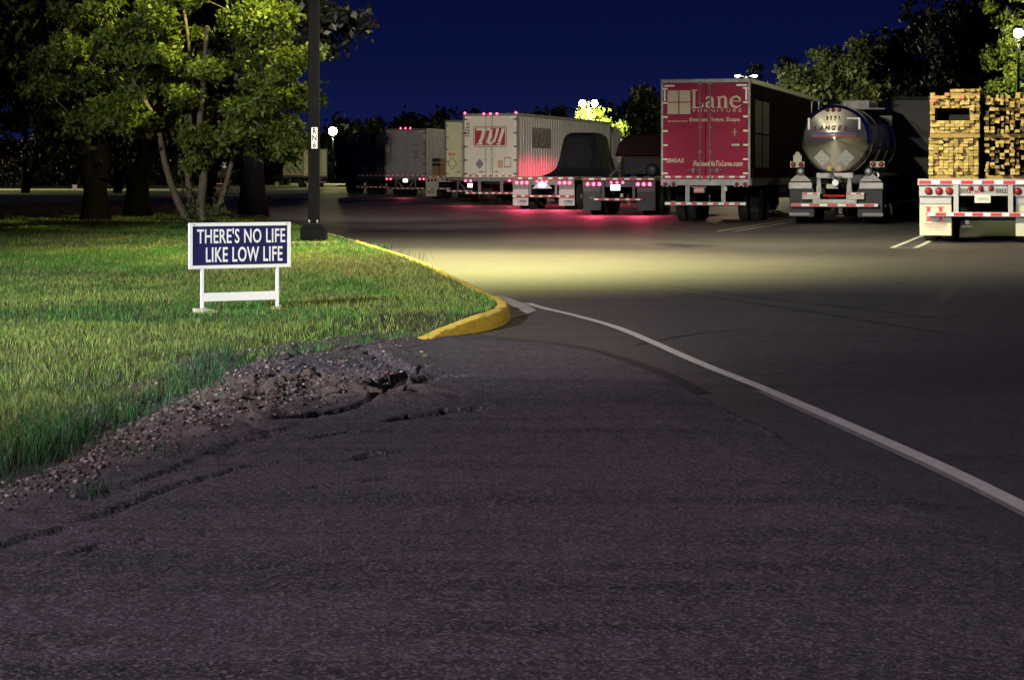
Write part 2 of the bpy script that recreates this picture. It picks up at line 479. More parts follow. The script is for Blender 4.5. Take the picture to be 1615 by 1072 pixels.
def sheet(name, poly, z, mat, kind='structure', parent=None):
    bm = bmesh.new()
    vs = [bm.verts.new((x, y, z)) for x, y in poly]
    f = bm.faces.new(vs)
    bmesh.ops.triangulate(bm, faces=[f])
    bmesh.ops.recalc_face_normals(bm, faces=bm.faces)
    for f in bm.faces:
        if f.normal.z < 0: f.normal_flip()
    me = bpy.data.meshes.new(name); bm.to_mesh(me); bm.free(); me.materials.append(mat)
    o = bpy.data.objects.new(name, me); C.objects.link(o)
    if parent is not None: o.parent = parent
    elif kind: o['kind'] = kind
    return o

sheet('ground', [(-900, -60), (900, -60), (900, 1500), (-900, 1500)], -.03, verge_mat)
sheet('parking_lot', [(-90, -30), (70, -30), (70, 150), (40, 232), (-14, 232), (-21, 176), (-90, 172)], 0, lot_asphalt)

def stripz(name, path, w, z, mat, parent=None, kind='structure'):
    V = []; n = len(path)
    for i, (x, y) in enumerate(path):
        a = path[max(i-1, 0)]; b = path[min(i+1, n-1)]
        d = math.hypot(b[0]-a[0], b[1]-a[1]); nx, ny = -(b[1]-a[1])/d, (b[0]-a[0])/d
        V += [(x+nx*w/2, y+ny*w/2, z), (x-nx*w/2, y-ny*w/2, z)]
    Fc = [(2*i, 2*i+1, 2*i+3, 2*i+2) for i in range(n-1)]
    return np_mesh_flip(name, V, Fc, mat, parent, kind)
def np_mesh_flip(name, V, Fc, mat, parent, kind):
    m = MB(); m.add(V, Fc)
    me = bpy.data.meshes.new(name); me.from_pydata(m.v, [], m.f); me.materials.append(mat)
    bm = bmesh.new(); bm.from_mesh(me); bmesh.ops.recalc_face_normals(bm, faces=bm.faces)
    for f in bm.faces:
        if f.normal.z < 0: f.normal_flip()
    bm.to_mesh(me); bm.free()
    o = bpy.data.objects.new(name, me); C.objects.link(o)
    if parent is not None: o.parent = parent
    elif kind: o['kind'] = kind
    return o

# lawn outline -------------------------------------------------
near_edge_px = [(-160, 835), (-60, 775), (0, 748), (60, 722), (110, 690), (185, 662), (240, 632), (300, 606), (340, 578), (420, 560), (480, 553), (545, 541), (600, 533), (640, 527), (668, 520)]
kerb_px = [(668, 520), (700, 512), (740, 504), (775, 497), (795, 489), (800, 480), (790, 472), (772, 464), (748, 452), (715, 437), (680, 420), (645, 406), (610, 395), (575, 384), (540, 374), (500, 363), (460, 353), (420, 342), (385, 333), (330, 326), (250, 323), (150, 321.5), (0, 321), (-250, 321)]
def lawn_z(X, Y):
    X = np.asarray(X, float); Y = np.asarray(Y, float)
    return .03+.10*sstep(9.5, 18.5, Y)+.03*(fbm(X*.5, Y*.5, 3, 5)-.5)*sstep(8, 14, Y)
near_edge = [gp(a, b, .04) for a, b in near_edge_px]
kerb_line = smooth_path([gp(a, b, .12) for a, b in kerb_px], 4)
lawn_poly = near_edge[:-1]+kerb_line+[(-90, 94), (-90, 4), (-5.5, 4)]
# lawn surface: a grid clipped to the outline
def lawn_surface():
    ys = np.concatenate([np.arange(4, 24, .16), np.arange(24, 60, .4), np.arange(60, 96, 1.2)])
    xs = np.concatenate([np.arange(-90, -14, 2.0), np.arange(-14, 1.2, .16)])
    X, Y = np.meshgrid(xs, ys)
    inn = inside(lawn_poly, X, Y)
    d, _, _ = pdist(near_edge, X, Y)
    dk, _, _ = pdist(kerb_line, X, Y)
    Z = lawn_z(X, Y)+.012*(fbm(X*4, Y*4, 3, 3)-.5)
    Z = Z*sstep(-.02, .7, np.where(inn, d, 0))
    Z = np.where(inn, Z, -.05)
    nx = len(xs); ny = len(ys)
    V = np.stack([X.ravel(), Y.ravel(), Z.ravel()], 1)
    i = np.arange(ny-1)[:, None]*nx+np.arange(nx-1)[None, :]
    q = np.stack([i, i+1, i+nx+1, i+nx], -1).reshape(-1, 4)
    keep = inn.ravel()[q].any(1) & (inside(lawn_poly, V[q][:, :, 0].mean(1), V[q][:, :, 1].mean(1)))
    o = np_mesh('lawn', V, q[keep], turf, smooth=True); o['kind'] = 'structure'
lawn_surface()

# kerb ---------------------------------------------------------
def kerb(name, path, zt, mat, w=.16):
    prof = [(.03, -.02), (.022, .06), (.012, .115), (.004, .130), (-.010, .136), (-.05, .138), (-.095, .136), (-.105, .125), (-.108, -.02)]
    V = []; n = len(path); L = 0
    for i, (x, y) in enumerate(path):
        a = path[max(i-1, 0)]; b = path[min(i+1, n-1)]
        d = math.hypot(b[0]-a[0], b[1]-a[1]); nx, ny = (b[1]-a[1])/d, -(b[0]-a[0])/d
        zz = zt(i/(n-1), y)
        jx = .012*(float(vnoise(np.array(i*1.7), np.array(3.)))-.5)
        for (u, h) in prof:
            ch = (.03*max(0, float(vnoise(np.array(i*.83+7), np.array(h*40)))-.62)/.38) if .1 < h and u > -.05 else 0
            V.append((x+nx*(u+jx-ch), y+ny*(u+jx-ch), h*zz-ch*.8+(.004*(rnd.random()-.5) if h > .1 else 0)))
    k = len(prof)
    Fc = [(i*k+j, i*k+j+1, (i+1)*k+j+1, (i+1)*k+j) for i in range(n-1) for j in range(k-1)]
    Fc += [tuple(range(k)), tuple((n-1)*k+j for j in range(k-1, -1, -1))]
    o = MB().add(V, Fc).build(name, mat, smooth=True); o['kind'] = 'structure'
    return o
dense = []
for i in range(len(kerb_line)-1):
    a, b = kerb_line[i], kerb_line[i+1]; m_ = max(1, int(math.hypot(b[0]-a[0], b[1]-a[1])/.07))
    dense += [(a[0]+(b[0]-a[0])*k/m_, a[1]+(b[1]-a[1])*k/m_) for k in range(m_)]
cut = next(i for i, p in enumerate(dense) if p[1] > 38)
kerb('yellow_kerb', dense[:cut], lambda t, y: .25+.75*min(1, t*14), kerb_yellow)
kerb('kerb', dense[cut:], lambda t, y: .95, concrete)
# gutter pan round the nose
gut = [gp(a, b) for a, b in [(655, 527), (700, 524), (760, 514), (800, 505), (830, 497), (846, 490), (835, 483), (815, 475), (797, 468), (780, 466), (770, 474), (740, 500), (690, 514), (660, 520)]]
sheet('gutter', gut, .006, concrete)
far = [(-95, 173), (-60, 174), (-40, 175), (-21, 176.5), (-14.5, 232.5)]
kerb('far_kerb', smooth_path(far, 8)[::-1], lambda t, y: 1.0, concrete)

# white edge line and the stall lines -------------------------
edge_px = [(831, 479), (862, 488), (905, 498), (980, 520), (1100, 572), (1200, 612), (1300, 655), (1400, 699), (1500, 744), (1615, 801), (1750, 874)]
stripz('edge_line', smooth_path([gp(a, b) for a, b in edge_px], 6), .088, .008, line_white)
THETA = math.radians(15.5)
dv = (math.sin(THETA), math.cos(THETA)); pv = (dv[1], -dv[0])
for k in range(-1, 8):
    x0, y0 = 4.95-2.17*k, 49+11*k
    for s in ((0,), (1,)):
        q = s[0]*.42
        a = (x0+pv[0]*q, y0+pv[1]*q)
        stripz('stall_line', [a, (a[0]+dv[0]*15, a[1]+dv[1]*15)], .10, .006, stripe_mat)
    a = (x0, y0); stripz('stall_line', [(a[0]-pv[0]*.05, a[1]-pv[1]*.05), (a[0]+pv[0]*.47, a[1]+pv[1]*.47)], .10, .009, stripe_mat)
stripz('faded_line', smooth_path([(p[0]-.03, p[1]-.22) for p in [gp(a, b) for a, b in edge_px[5:]]], 6), .07, .0065, M('faded_paint', (.20, .19, .17), .8, noise=.7, nscale=6, dirt=(.07, .062, .06)))
# patched drain and seal lines
tar = M('tar', (.012, .011, .013), .55)
for pts, w in (([(1035, 384), (1075, 386), (1125, 388)], .35), ([(1060, 388), (1090, 389.5)], .5)):
    stripz('tar_patch', [gp(*p) for p in pts], w, .005, tar)
for pts in ([(1060, 452), (1200, 470), (1330, 484), (1500, 505)], [(1080, 462), (1250, 488), (1480, 524)], [(930, 360), (1010, 372), (1130, 384)], [(1000, 545), (1090, 528), (1180, 519)]):
    stripz('seal_line', smooth_path([gp(*p) for p in pts], 5), .022, .005, tar)

# old apron and its broken shoulder: one relief -----------------
seam_px = [(668, 524), (720, 527), (800, 537), (860, 543), (920, 552), (1000, 577), (1060, 602), (1130, 640), (1250, 697), (1400, 762), (1600, 865), (1800, 980)]
seam = smooth_path([gp(a, b) for a, b in seam_px], 5)
apron_poly = [(-9, 2.5)]+[(-9, 4)]+[(p[0]-.35, p[1]+.25) for p in near_edge[:-1]]+seam+[(seam[-1][0], 2.5)]
cr = lambda pts, w, d: (smooth_path([gp(a, b, .05) for a, b in pts], 4), w*1.0, d*1.05)
CRK = .75
CRACKS = [
    cr([(300, 614), (345, 585), (420, 567), (500, 558), (560, 549), (640, 536)], .05, .06),
    cr([(330, 592), (390, 604), (430, 602), (455, 592), (500, 588), (525, 584), (545, 598), (560, 612)], .26, .17),
    cr([(600, 612), (630, 596), (650, 584), (610, 566), (585, 552), (550, 550)], .08, .10),
    cr([(640, 588), (662, 578), (668, 574)], .05, .06),
    cr([(350, 577), (420, 575), (480, 571), (540, 566)], .04, .05),
    cr([(340, 590), (400, 588), (440, 589)], .04, .05),
    cr([(590, 622), (640, 608), (690, 592), (745, 588)], .12, .08),
    cr([(560, 613), (585, 602), (600, 596)], .06, .08),
    cr([(420, 664), (520, 645), (600, 622), (640, 612)], .05, .05),
    cr([(600, 660), (680, 645), (740, 640), (770, 641)], .10, .045),
    cr([(110, 815), (200, 790), (290, 755), (370, 735), (460, 722)], .05, .018),
    cr([(150, 780), (200, 760), (300, 727), (400, 690), (500, 662)], .10, .018),
    cr([(0, 850), (60, 836), (150, 812)], .06, .018),
    cr([(80, 860), (160, 848), (260, 836)], .04, .018),
    cr([(220, 645), (300, 650), (350, 655)], .05, .06),
    cr([(280, 658), (320, 645), (370, 636), (430, 628)], .05, .05),
    cr([(470, 690), (560, 678), (640, 672)], .05, .02),
    cr([(560, 720), (600, 712), (640, 708)], .06, .02),
    cr([(480, 760), (560, 752), (640, 742)], .05, .015),
]
ridge = smooth_path([gp(a, b, .05) for a, b in [(330, 672), (370, 650), (400, 632), (430, 612), (480, 606), (530, 602), (580, 622), (640, 618)]], 4)
shoulder_line = smooth_path([gp(a, b) for a, b in [(-100, 905), (0, 860), (100, 810), (200, 770), (300, 730), (400, 695), (480, 668), (560, 648), (640, 636), (700, 610), (720, 580), (700, 545), (665, 527)]], 4)
shoulder_poly = [(p[0], p[1]) for p in shoulder_line]+[(p[0]-.6, p[1]+.9) for p in near_edge[::-1]]
stripz('tar_seam', [(p[0]+.03, p[1]+.07) for p in seam[:34]], .14, .0055, tar)
def apron_h(X, Y):
    wx = X+.10*(fbm(X*2.2, Y*1.1, 3, 21)-.5); wy = Y+.35*(fbm(X*2.2, Y*1.1, 3, 31)-.5)
    ds, side, _ = pdist(seam, X, Y)
    inA = inside(apron_poly, X, Y)
    h = .010+.022*sstep(0, .5, ds)+.010*(fbm(X*1.2, Y*.8, 4, 1)-.5)
    h = h+.004*(fbm(X*18, Y*14, 3, 2)-.5)
    # broken shoulder
    inS = inside(shoulder_poly, X, Y)
    dS, _, _ = pdist(shoulder_line, X, Y)
    s = np.where(inS, sstep(0, .5, dS), 0)
    c1, id1 = cells(wx*2.6, wy*1.1, 4)
    c2, id2 = cells(wx*9, wy*5, 5)
    slab = .02+.016*id1-.07*(1-sstep(0, .045, c1))
    dE, _, _ = pdist(near_edge, X, Y)
    dirt = sstep(12.4, 10.4, Y+.9*X+ .9*(fbm(X*1.5, Y*1.2, 3, 8)-.5))
    crumbs = .03*(fbm(X*11, Y*7, 4, 23)-.5)
    rough = .035*(fbm(X*5, Y*3.2, 5, 9)-.5)+.022*(fbm(X*28, Y*18, 3, 19)-.5)
    h = h+s*((1-dirt)*(slab*.75+rough*.45)+dirt*(rough*.6+crumbs*.6)+.006)
    dR, _, _ = pdist(ridge, X, Y)
    h = h+.06*np.exp(-(dR/.36)**2)*(.35+1.1*fbm(X*4, Y*3, 4, 12))+.07*np.exp(-(dR/.45)**2)*(fbm(X*9, Y*6, 4, 27)-.5)
    for path, w, d in CRACKS:
        dc, _, t = pdist(path, wx+.05*(fbm(X*14, Y*8, 3, 91)-.5), wy+.12*(fbm(X*14, Y*8, 3, 92)-.5))
        tt = t/(len(path)-1); env = np.clip(np.minimum(tt, 1-tt)*6, 0, 1)
        ww = w*(.35+1.1*fbm(X*5, Y*5, 2, 14))*(.3+.7*env)
        h = h-d*env*(1-sstep(ww*.62, ww*.95, dc))
    h = h-.05*sstep(.25, -.0, dE)*s
    h = np.where(inA | (ds > 1.), np.maximum(h, -.02), -.25*ds)
    return h, inA, s
def apron():
    # fine part
    ys = [4.0]
    while ys[-1] < 21.5: ys.append(ys[-1]+.012+.0019*ys[-1])
    ys = np.array(ys)
    xs = np.arange(-4.6, 1.4, .019)
    X, Y = np.meshgrid(xs, ys)
    H, inA, s = apron_h(X, Y)
    V = np.stack([X.ravel(), Y.ravel(), H.ravel()], 1)
    nx = len(xs); ny = len(ys)
    i = np.arange(ny-1)[:, None]*nx+np.arange(nx-1)[None, :]
    q = np.stack([i, i+1, i+nx+1, i+nx], -1).reshape(-1, 4)
    keep = inA.ravel()[q].any(1)
    dirt = (s*sstep(12.6, 10.6, Y+.9*X+.9*(fbm(X*1.5, Y*1.2, 3, 8)-.5))).ravel()
    dR, _, _ = pdist(ridge, X, Y)
    dirt = np.clip(dirt+np.exp(-(dR.ravel()/.32)**2)*.9, 0, 1)
    col = np.stack([dirt, dirt, dirt, np.ones_like(dirt)], 1)
    o = np_mesh('old_apron', V, q[keep], apron_mat, col=col, smooth=True); o['kind'] = 'structure'
    # the rest of the apron
    ys2 = np.arange(2.5, 22, .12); xs2 = np.arange(1.381, 9, .12)
    for nm, xs2 in (('old_apron', xs2), ('old_apron', np.arange(-9, -4.59, .1))):
        X, Y = np.meshgrid(xs2, ys2)
        H, inA, s = apron_h(X, Y)
        V = np.stack([X.ravel(), Y.ravel(), H.ravel()], 1); nx = len(xs2)
        i = np.arange(len(ys2)-1)[:, None]*nx+np.arange(nx-1)[None, :]
        q = np.stack([i, i+1, i+nx+1, i+nx], -1).reshape(-1, 4)
        keep = inA.ravel()[q].any(1)
        dirt = s.ravel(); col = np.stack([dirt, dirt, dirt, np.ones_like(dirt)], 1)
        o = np_mesh(nm, V, q[keep], apron_mat, col=col, smooth=True); o['kind'] = 'structure'
# apron material = old asphalt blending to soil by the 'tone' attribute
apron_mat = old_asphalt
_n, _l = old_asphalt.node_tree.nodes, old_asphalt.node_tree.links
_b = _n['Principled BSDF']; _src = _b.inputs['Base Color'].links[0].from_socket
_at = _n.new('ShaderNodeAttribute'); _at.attribute_name = 'tone'
_no = _n.new('ShaderNodeTexNoise'); _no.inputs['Scale'].default_value = 9; _no.inputs['Detail'].default_value = 6
_tc = _n.new('ShaderNodeTexCoord'); _l.new(_tc.outputs['Object'], _no.inputs[0])
_cr = _n.new('ShaderNodeValToRGB')
_cr.color_ramp.elements[0].position = .3; _cr.color_ramp.elements[0].color = (.045, .034, .033, 1)
_cr.color_ramp.elements[1].position = .72; _cr.color_ramp.elements[1].color = (.17, .13, .115, 1)
_l.new(_no.outputs['Fac'], _cr.inputs[0])
_mx = _n.new('ShaderNodeMix'); _mx.data_type = 'RGBA'
_l.new(_at.outputs['Fac'], _mx.inputs[0]); _l.new(_src, _mx.inputs[6]); _l.new(_cr.outputs[0], _mx.inputs[7])
_l.new(_mx.outputs[2], _b.inputs['Base Color'])
apron()

# stones on the broken shoulder ----------------------------------
def rock_mesh(seed, flat=.65):
    r = random.Random(seed); bm = bmesh.new()
    bmesh.ops.create_icosphere(bm, subdivisions=1, radius=1)
    for v in bm.verts:
        v.co *= .75+.5*r.random(); v.co.z *= flat
    me = bpy.data.meshes.new('stone'); bm.to_mesh(me); bm.free(); return me
tone_stone = tone_mat('stone_tone', .9)
def scatter_stones():
    r = np.random.default_rng(3)
    N = 110000
    X = r.uniform(-4.4, .6, N); Y = r.uniform(7, 20.5, N)
    H, inA, s = apron_h(X, Y)
    dR, _, _ = pdist(ridge, X, Y)
    keep = inA & (r.random(N) < s*(.08+.85*np.clip(sstep(13.5, 10.5, Y+.9*X)+np.exp(-(dR/.5)**2), 0, 1)))
    X, Y, H = X[keep], Y[keep], H[keep]; N = len(X)
    base = [rock_mesh(k) for k in range(6)]
    bv = [np.array([v.co[:] for v in b.vertices]) for b in base]
    bf = np.array([p.vertices[:] for p in base[0].polygons])
    Vs = []; Fs = []; Cs = []; off = 0
    size = .0035+.014*r.random(N)**3.5
    for i in range(N):
        v = bv[i % 6]*size[i]
        a = r.uniform(0, 6.28); c, s_ = math.cos(a), math.sin(a)
        v = np.stack([v[:, 0]*c-v[:, 1]*s_, v[:, 0]*s_+v[:, 1]*c, v[:, 2]], 1)+[X[i], Y[i], H[i]+size[i]*.25]
        Vs.append(v); Fs.append(bf+off); off += len(v)
        g = .045+.24*r.random()**2.5; t = r.random()
        c3 = (g*1.1, g*.92, g*.82) if t > .03 else (.20, .06, .03)
        Cs.append(np.tile([*c3, 1], (len(v), 1)))
    o = np_mesh('loose_stones', np.concatenate(Vs), np.concatenate(Fs), tone_stone, col=np.concatenate(Cs))
    tag(o, 'small brown and grey stones lying on the crumbling shoulder between grass and asphalt', 'gravel', kind='stuff')
scatter_stones()
chunk_m = M('chunk', (.26, .195, .155), .95, noise=.6, nscale=20, bump=.01, bscale=40)
def chunks():
    r = random.Random(11)
    sh = bpy.context.scene.objects['old_apron']
    meshes = []
    for k in range(5):
        me = rock_mesh(50+k, .7); me.materials.append(chunk_m); meshes.append(me)
    for i in range(130):
        t = r.random()
        if t < .7:
            p = ridge[int((len(ridge)-1)*(.15+.75*r.random()))]; x, y = p[0]+r.gauss(0, .13), p[1]+r.gauss(-.12, .16)
        else:
            x, y = r.uniform(-2.6, -.6), r.uniform(9.5, 15)
            if not inside(shoulder_poly, np.array([x]), np.array([y]))[0]: continue
        h = float(apron_h(np.array([x]), np.array([y]))[0][0])
        o = bpy.data.objects.new('stone', meshes[i % 5]); C.objects.link(o); o.parent = sh
        s = .014+.034*r.random()**1.8
        o.location = (x, y, h+s*.2); o.scale = (s*1.2, s*1.1, s*.9); o.rotation_euler = (r.uniform(-.4, .4), r.uniform(-.4, .4), r.uniform(0, 6))
chunks()

# grass ----------------------------------------------------------
grass_mat = tone_mat('grass_blades', .55, .25)
def blades(X, Y, Z, hgt, wid, lean, col, seed):
    r = np.random.default_rng(seed); n = len(X)
    a = r.uniform(0, 2*np.pi, n); la = r.uniform(0, 2*np.pi, n)
    wx, wy = np.cos(a)*wid, np.sin(a)*wid
    lx, ly = np.cos(la)*lean*hgt, np.sin(la)*lean*hgt
    V = np.empty((n, 5, 3))
    V[:, 0] = np.stack([X-wx, Y-wy, Z-.01], 1); V[:, 1] = np.stack([X+wx, Y+wy, Z-.01], 1)
    V[:, 2] = np.stack([X-wx*.8+lx*.35, Y-wy*.8+ly*.35, Z+hgt*.6], 1)
    V[:, 3] = np.stack([X+wx*.8+lx*.35, Y+wy*.8+ly*.35, Z+hgt*.6], 1)
    V[:, 4] = np.stack([X+lx, Y+ly, Z+hgt*np.sqrt(np.clip(1-lean**2*.5, .2, 1))], 1)
    b = (np.arange(n)*5)[:, None]
    T = np.concatenate([b+[0, 1, 3], b+[0, 3, 2], b+[2, 3, 4]])
    Cc = np.repeat(col, 5, axis=0)
    return V.reshape(-1, 3), T, Cc
def make_grass():
    r = np.random.default_rng(5)
    Vs, Ts, Cs = [], [], []; off = 0
    bands = [(8.8, 12.5, -4.6, -1.0, 4200), (12.5, 17, -5.2, -.6, 2500), (17, 24, -6.8, .6, 1250), (24, 34, -9.2, .2, 620), (34, 50, -13.5, -.6, 260), (50, 94, -25, -2, 42)]
    for (y0, y1, x0, x1, dens) in bands:
        n = int((y1-y0)*(x1-x0)*dens)
        X = r.uniform(x0, x1, n); Y = r.uniform(y0, y1, n)
        k = inside(lawn_poly, X, Y) & (X > -.262*Y-.4)
        X, Y = X[k], Y[k]
        dE, _, _ = pdist(near_edge, X, Y); dK, _, _ = pdist(kerb_line, X, Y)
        ragged = fbm(X*3, Y*2, 3, 41)
        k = (dE > .55*(ragged-.42)*(Y < 17)) & (dK > .11)
        X, Y, dE, dK = X[k], Y[k], dE[k], dK[k]; n = len(X)
        Z = lawn_z(X, Y)*sstep(-.02, .7, dE)
        tuft = fbm(X*2.5, Y*2.5, 3, 51)
        edge = np.exp(-dE/.55)*sstep(16.5, 11, Y+0*X)
        hgt = (.026+.024*r.random(n))*(.7+.7*tuft)*(1+2.2*edge*(.3+1.2*sstep(.4, .62, tuft)))
        hgt *= 1+.25*(Y > 24)
        wid = (.0011+.0007*r.random(n))*np.maximum(1, Y/13)*(1+.5*edge)
        lean = np.clip(.25+.5*r.random(n)+.2*edge, 0, 1)
        t = r.random(n)
        dry = np.exp(-((X+1.7)/1.5)**2-((Y-28.2)/3.2)**2)*1.1+.35*sstep(.5, .75, fbm(X*.5, Y*.35, 3, 61))
        g1 = np.array([.05, .23, .022]); g2 = np.array([.27, .36, .07]); g3 = np.array([.42, .32, .13])
        m = sstep(.35, .65, fbm(X*1.1, Y*.5, 3, 71))*.7+.3*t
        col = g1*(1-m[:, None])+g2*m[:, None]
        lush = np.clip(edge*1.1, 0, 1)[:, None]
        col = col*(1-lush)+np.array([.045, .22, .045])*lush
        dm = ((r.random(n) < .10+.55*dry))[:, None]
        col = np.where(dm, g3*(.35+.7*r.random(n))[:, None], col)
        col = col*(.25+1.3*r.random(n)**1.3)[:, None]*(.6+.8*tuft)[:, None]
        col = np.concatenate([col, np.ones((n, 1))], 1)
        v, tt, c = blades(X, Y, Z, hgt, wid, lean, col, int(y0*10))
        Vs.append(v); Ts.append(tt+off); Cs.append(c); off += len(v)
    # stragglers creeping out over the dirt
    n = 60000
    X = r.uniform(-4.8, .4, n); Y = r.uniform(8.5, 20, n)
    dE, _, _ = pdist(near_edge, X, Y)
    k = (~inside(lawn_poly, X, Y)) & (dE < .5) & (r.random(n) < np.exp(-dE/.12)*sstep(.42, .62, fbm(X*4, Y*3, 3, 77))) & inside(shoulder_poly, X, Y)
    X, Y = X[k], Y[k]; n = len(X)
    Z = np.maximum(0, apron_h(X, Y)[0])
    col = np.array([.045, .2, .04])*(.4+.9*r.random(n))[:, None]; col = np.concatenate([col, np.ones((n, 1))], 1)
    v, tt, c = blades(X, Y, Z, .05+.07*r.random(n), .0018*np.maximum(1, Y/12), .3+.6*r.random(n), col, 99)
    Vs.append(v); Ts.append(tt+off); Cs.append(c); off += len(v)
    # longer weed tufts on the ragged edge, and sprigs on the dirt and kerb
    spots = [(gp(a, b, .04), hh, nn) for a, b, hh, nn in [(105, 700, .20, 160), (60, 690, .22, 160), (20, 735, .2, 150), (165, 665, .15, 120), (230, 640, .14, 110), (320, 588, .17, 150), (300, 600, .13, 110), (345, 570, .15, 110), (275, 612, .1, 90), (250, 712, .07, 60), (145, 775, .08, 70), (130, 772, .05, 40), (648, 566, .08, 26), (662, 556, .06, 16), (620, 548, .05, 14), (645, 405, .28, 12), (660, 410, .2, 10), (600, 392, .12, 60), (575, 388, .1, 60), (505, 384, .12, 90), (490, 396, .10, 60), (500, 397, .12, 40)]]
    for (p, hh, nn) in spots:
        X = p[0]+r.normal(0, .06+hh*.3, nn); Y = p[1]+r.normal(0, .12+hh*.5, nn)
        Z = np.where(inside(lawn_poly, X, Y), lawn_z(X, Y)*.8, .03)
        hgt = hh*(.5+.6*r.random(nn)); wid = .0016*np.ones(nn)*max(1, p[1]/12)
        col = np.array([.03, .10, .03])*(.6+.9*r.random(nn))[:, None]; col = np.concatenate([col, np.ones((nn, 1))], 1)
        v, tt, c = blades(X, Y, Z, hgt, wid, .2+.7*r.random(nn), col, nn)
        Vs.append(v); Ts.append(tt+off); Cs.append(c); off += len(v)
    o = np_mesh('grass', np.concatenate(Vs), np.concatenate(Ts), grass_mat, col=np.concatenate(Cs))
    tag(o, 'green lawn grass with a lush ragged edge and a dry brown patch by the yellow kerb', 'grass', kind='stuff')
make_grass()
# ------------------------------------------------------------------ vehicles
def wheel(parent, x, y, r=.5, w=.28, rimmat=None, dual=True, side=1):
    m = MB()
    for dx in ((-.17, .17) if dual else (0,)):
        m.lathe([(r*.55, -w/2), (r*.93, -w/2), (r, -w*.36), (r, w*.36), (r*.93, w/2), (r*.55, w/2)], 'x', (dx, 0, 0), 26)
    wh = m.build('wheel', rubber, parent, smooth=True, loc=(x, y, r))
    m = MB(); e = side*(.17+w/2 if dual else w/2)
    m.lathe([(r*.56, e), (r*.52, e-side*.03), (r*.4, e-side*.10), (r*.22, e-side*.10), (r*.2, e+side*.02), (.02, e+side*.03)], 'x', n=20)
    m.build('rim', rimmat or galv, wh, smooth=True)
    return wh

def tape(parent, x0, x1, y, z, h=.05, seg=.155, red=.155, name='reflective_tape', start=0):
    m = MB(); x = x0; k = start
    while x < x1-.01:
        w = min(red if k % 2 == 0 else seg, x1-x)
        m.box((x+w/2, y, z), (w, .006, h), k % 2)
        x += w; k += 1
    return m.build(name, [tape_red, tape_white], parent)

def round_light(parent, x, y, z, r=.055, lit=False, mat=None, name='tail_light'):
    m = MB(); m.lathe([(r, 0), (r, -.02), (r*.85, -.035), (r*.3, -.045)], 'y', n=16)
    o = m.build(name, mat or (red_on if lit else lens_red_off), parent, smooth=True, loc=(x, y, z))
    b = MB(); b.lathe([(r*1.25, .0), (r*1.25, -.014), (r*1.02, -.016)], 'y', n=16); b.build('bezel', chassis_black, o, smooth=True)
    return o

def glow(parent, loc, p, r=.08, col=(1, .06, .15), cone=170):
    ld = bpy.data.lights.new('tail_glow', 'SPOT'); ld.energy = p; ld.color = col; ld.shadow_soft_size = r
    ld.spot_size = math.radians(cone); ld.spot_blend = .6
    o = bpy.data.objects.new('tail_glow', ld); C.objects.link(o); o.parent = parent; o.location = loc
    o.rotation_euler = (math.radians(90+0), 0, PI) if False else (math.radians(-90), 0, 0)
    o.rotation_euler = Vector((0, -1, -.15)).to_track_quat('-Z', 'Y').to_euler()
    return o

def chassis_and_wheels(t, yy=(1.6, 2.9), rim=None, wx=.93, r=.5, z0=.75, z1=1.0, length=16):
    m = MB()
    for sx in (-.45, .45): m.box((sx, (yy[0]+yy[1])/2+1.4, (z0+z1)/2), (.12, 4.4, z1-z0))
    for y in yy: m.tube([(-.9, y, r), (.9, y, r)], .07, 8)
    m.box((0, length*.5, z1-.06), (.9, length-1, .1)); m.box((0, 5.0, .72), (1.5, .12, .62)); m.box((0, 8.5, .72), (1.8, .12, .66))  # last two boxes: added dark panels hiding lit ground underneath
    m.build('chassis', chassis_black, t)
    for y in yy:
        for sx in (-1, 1): wheel(t, sx*wx, y, r, side=sx, rimmat=rim)

def landing_gear(t, y=12.6, z=1.0):
    m = MB()
    for sx in (-.9, .9):
        m.box((sx, y, z/2+.05), (.11, .11, z-.1)); m.box((sx, y, .04), (.26, .26, .03))
    m.tube([(-.9, y, .6), (.9, y, .6)], .03, 6)
    m.build('landing_gear', frame_grey, t)

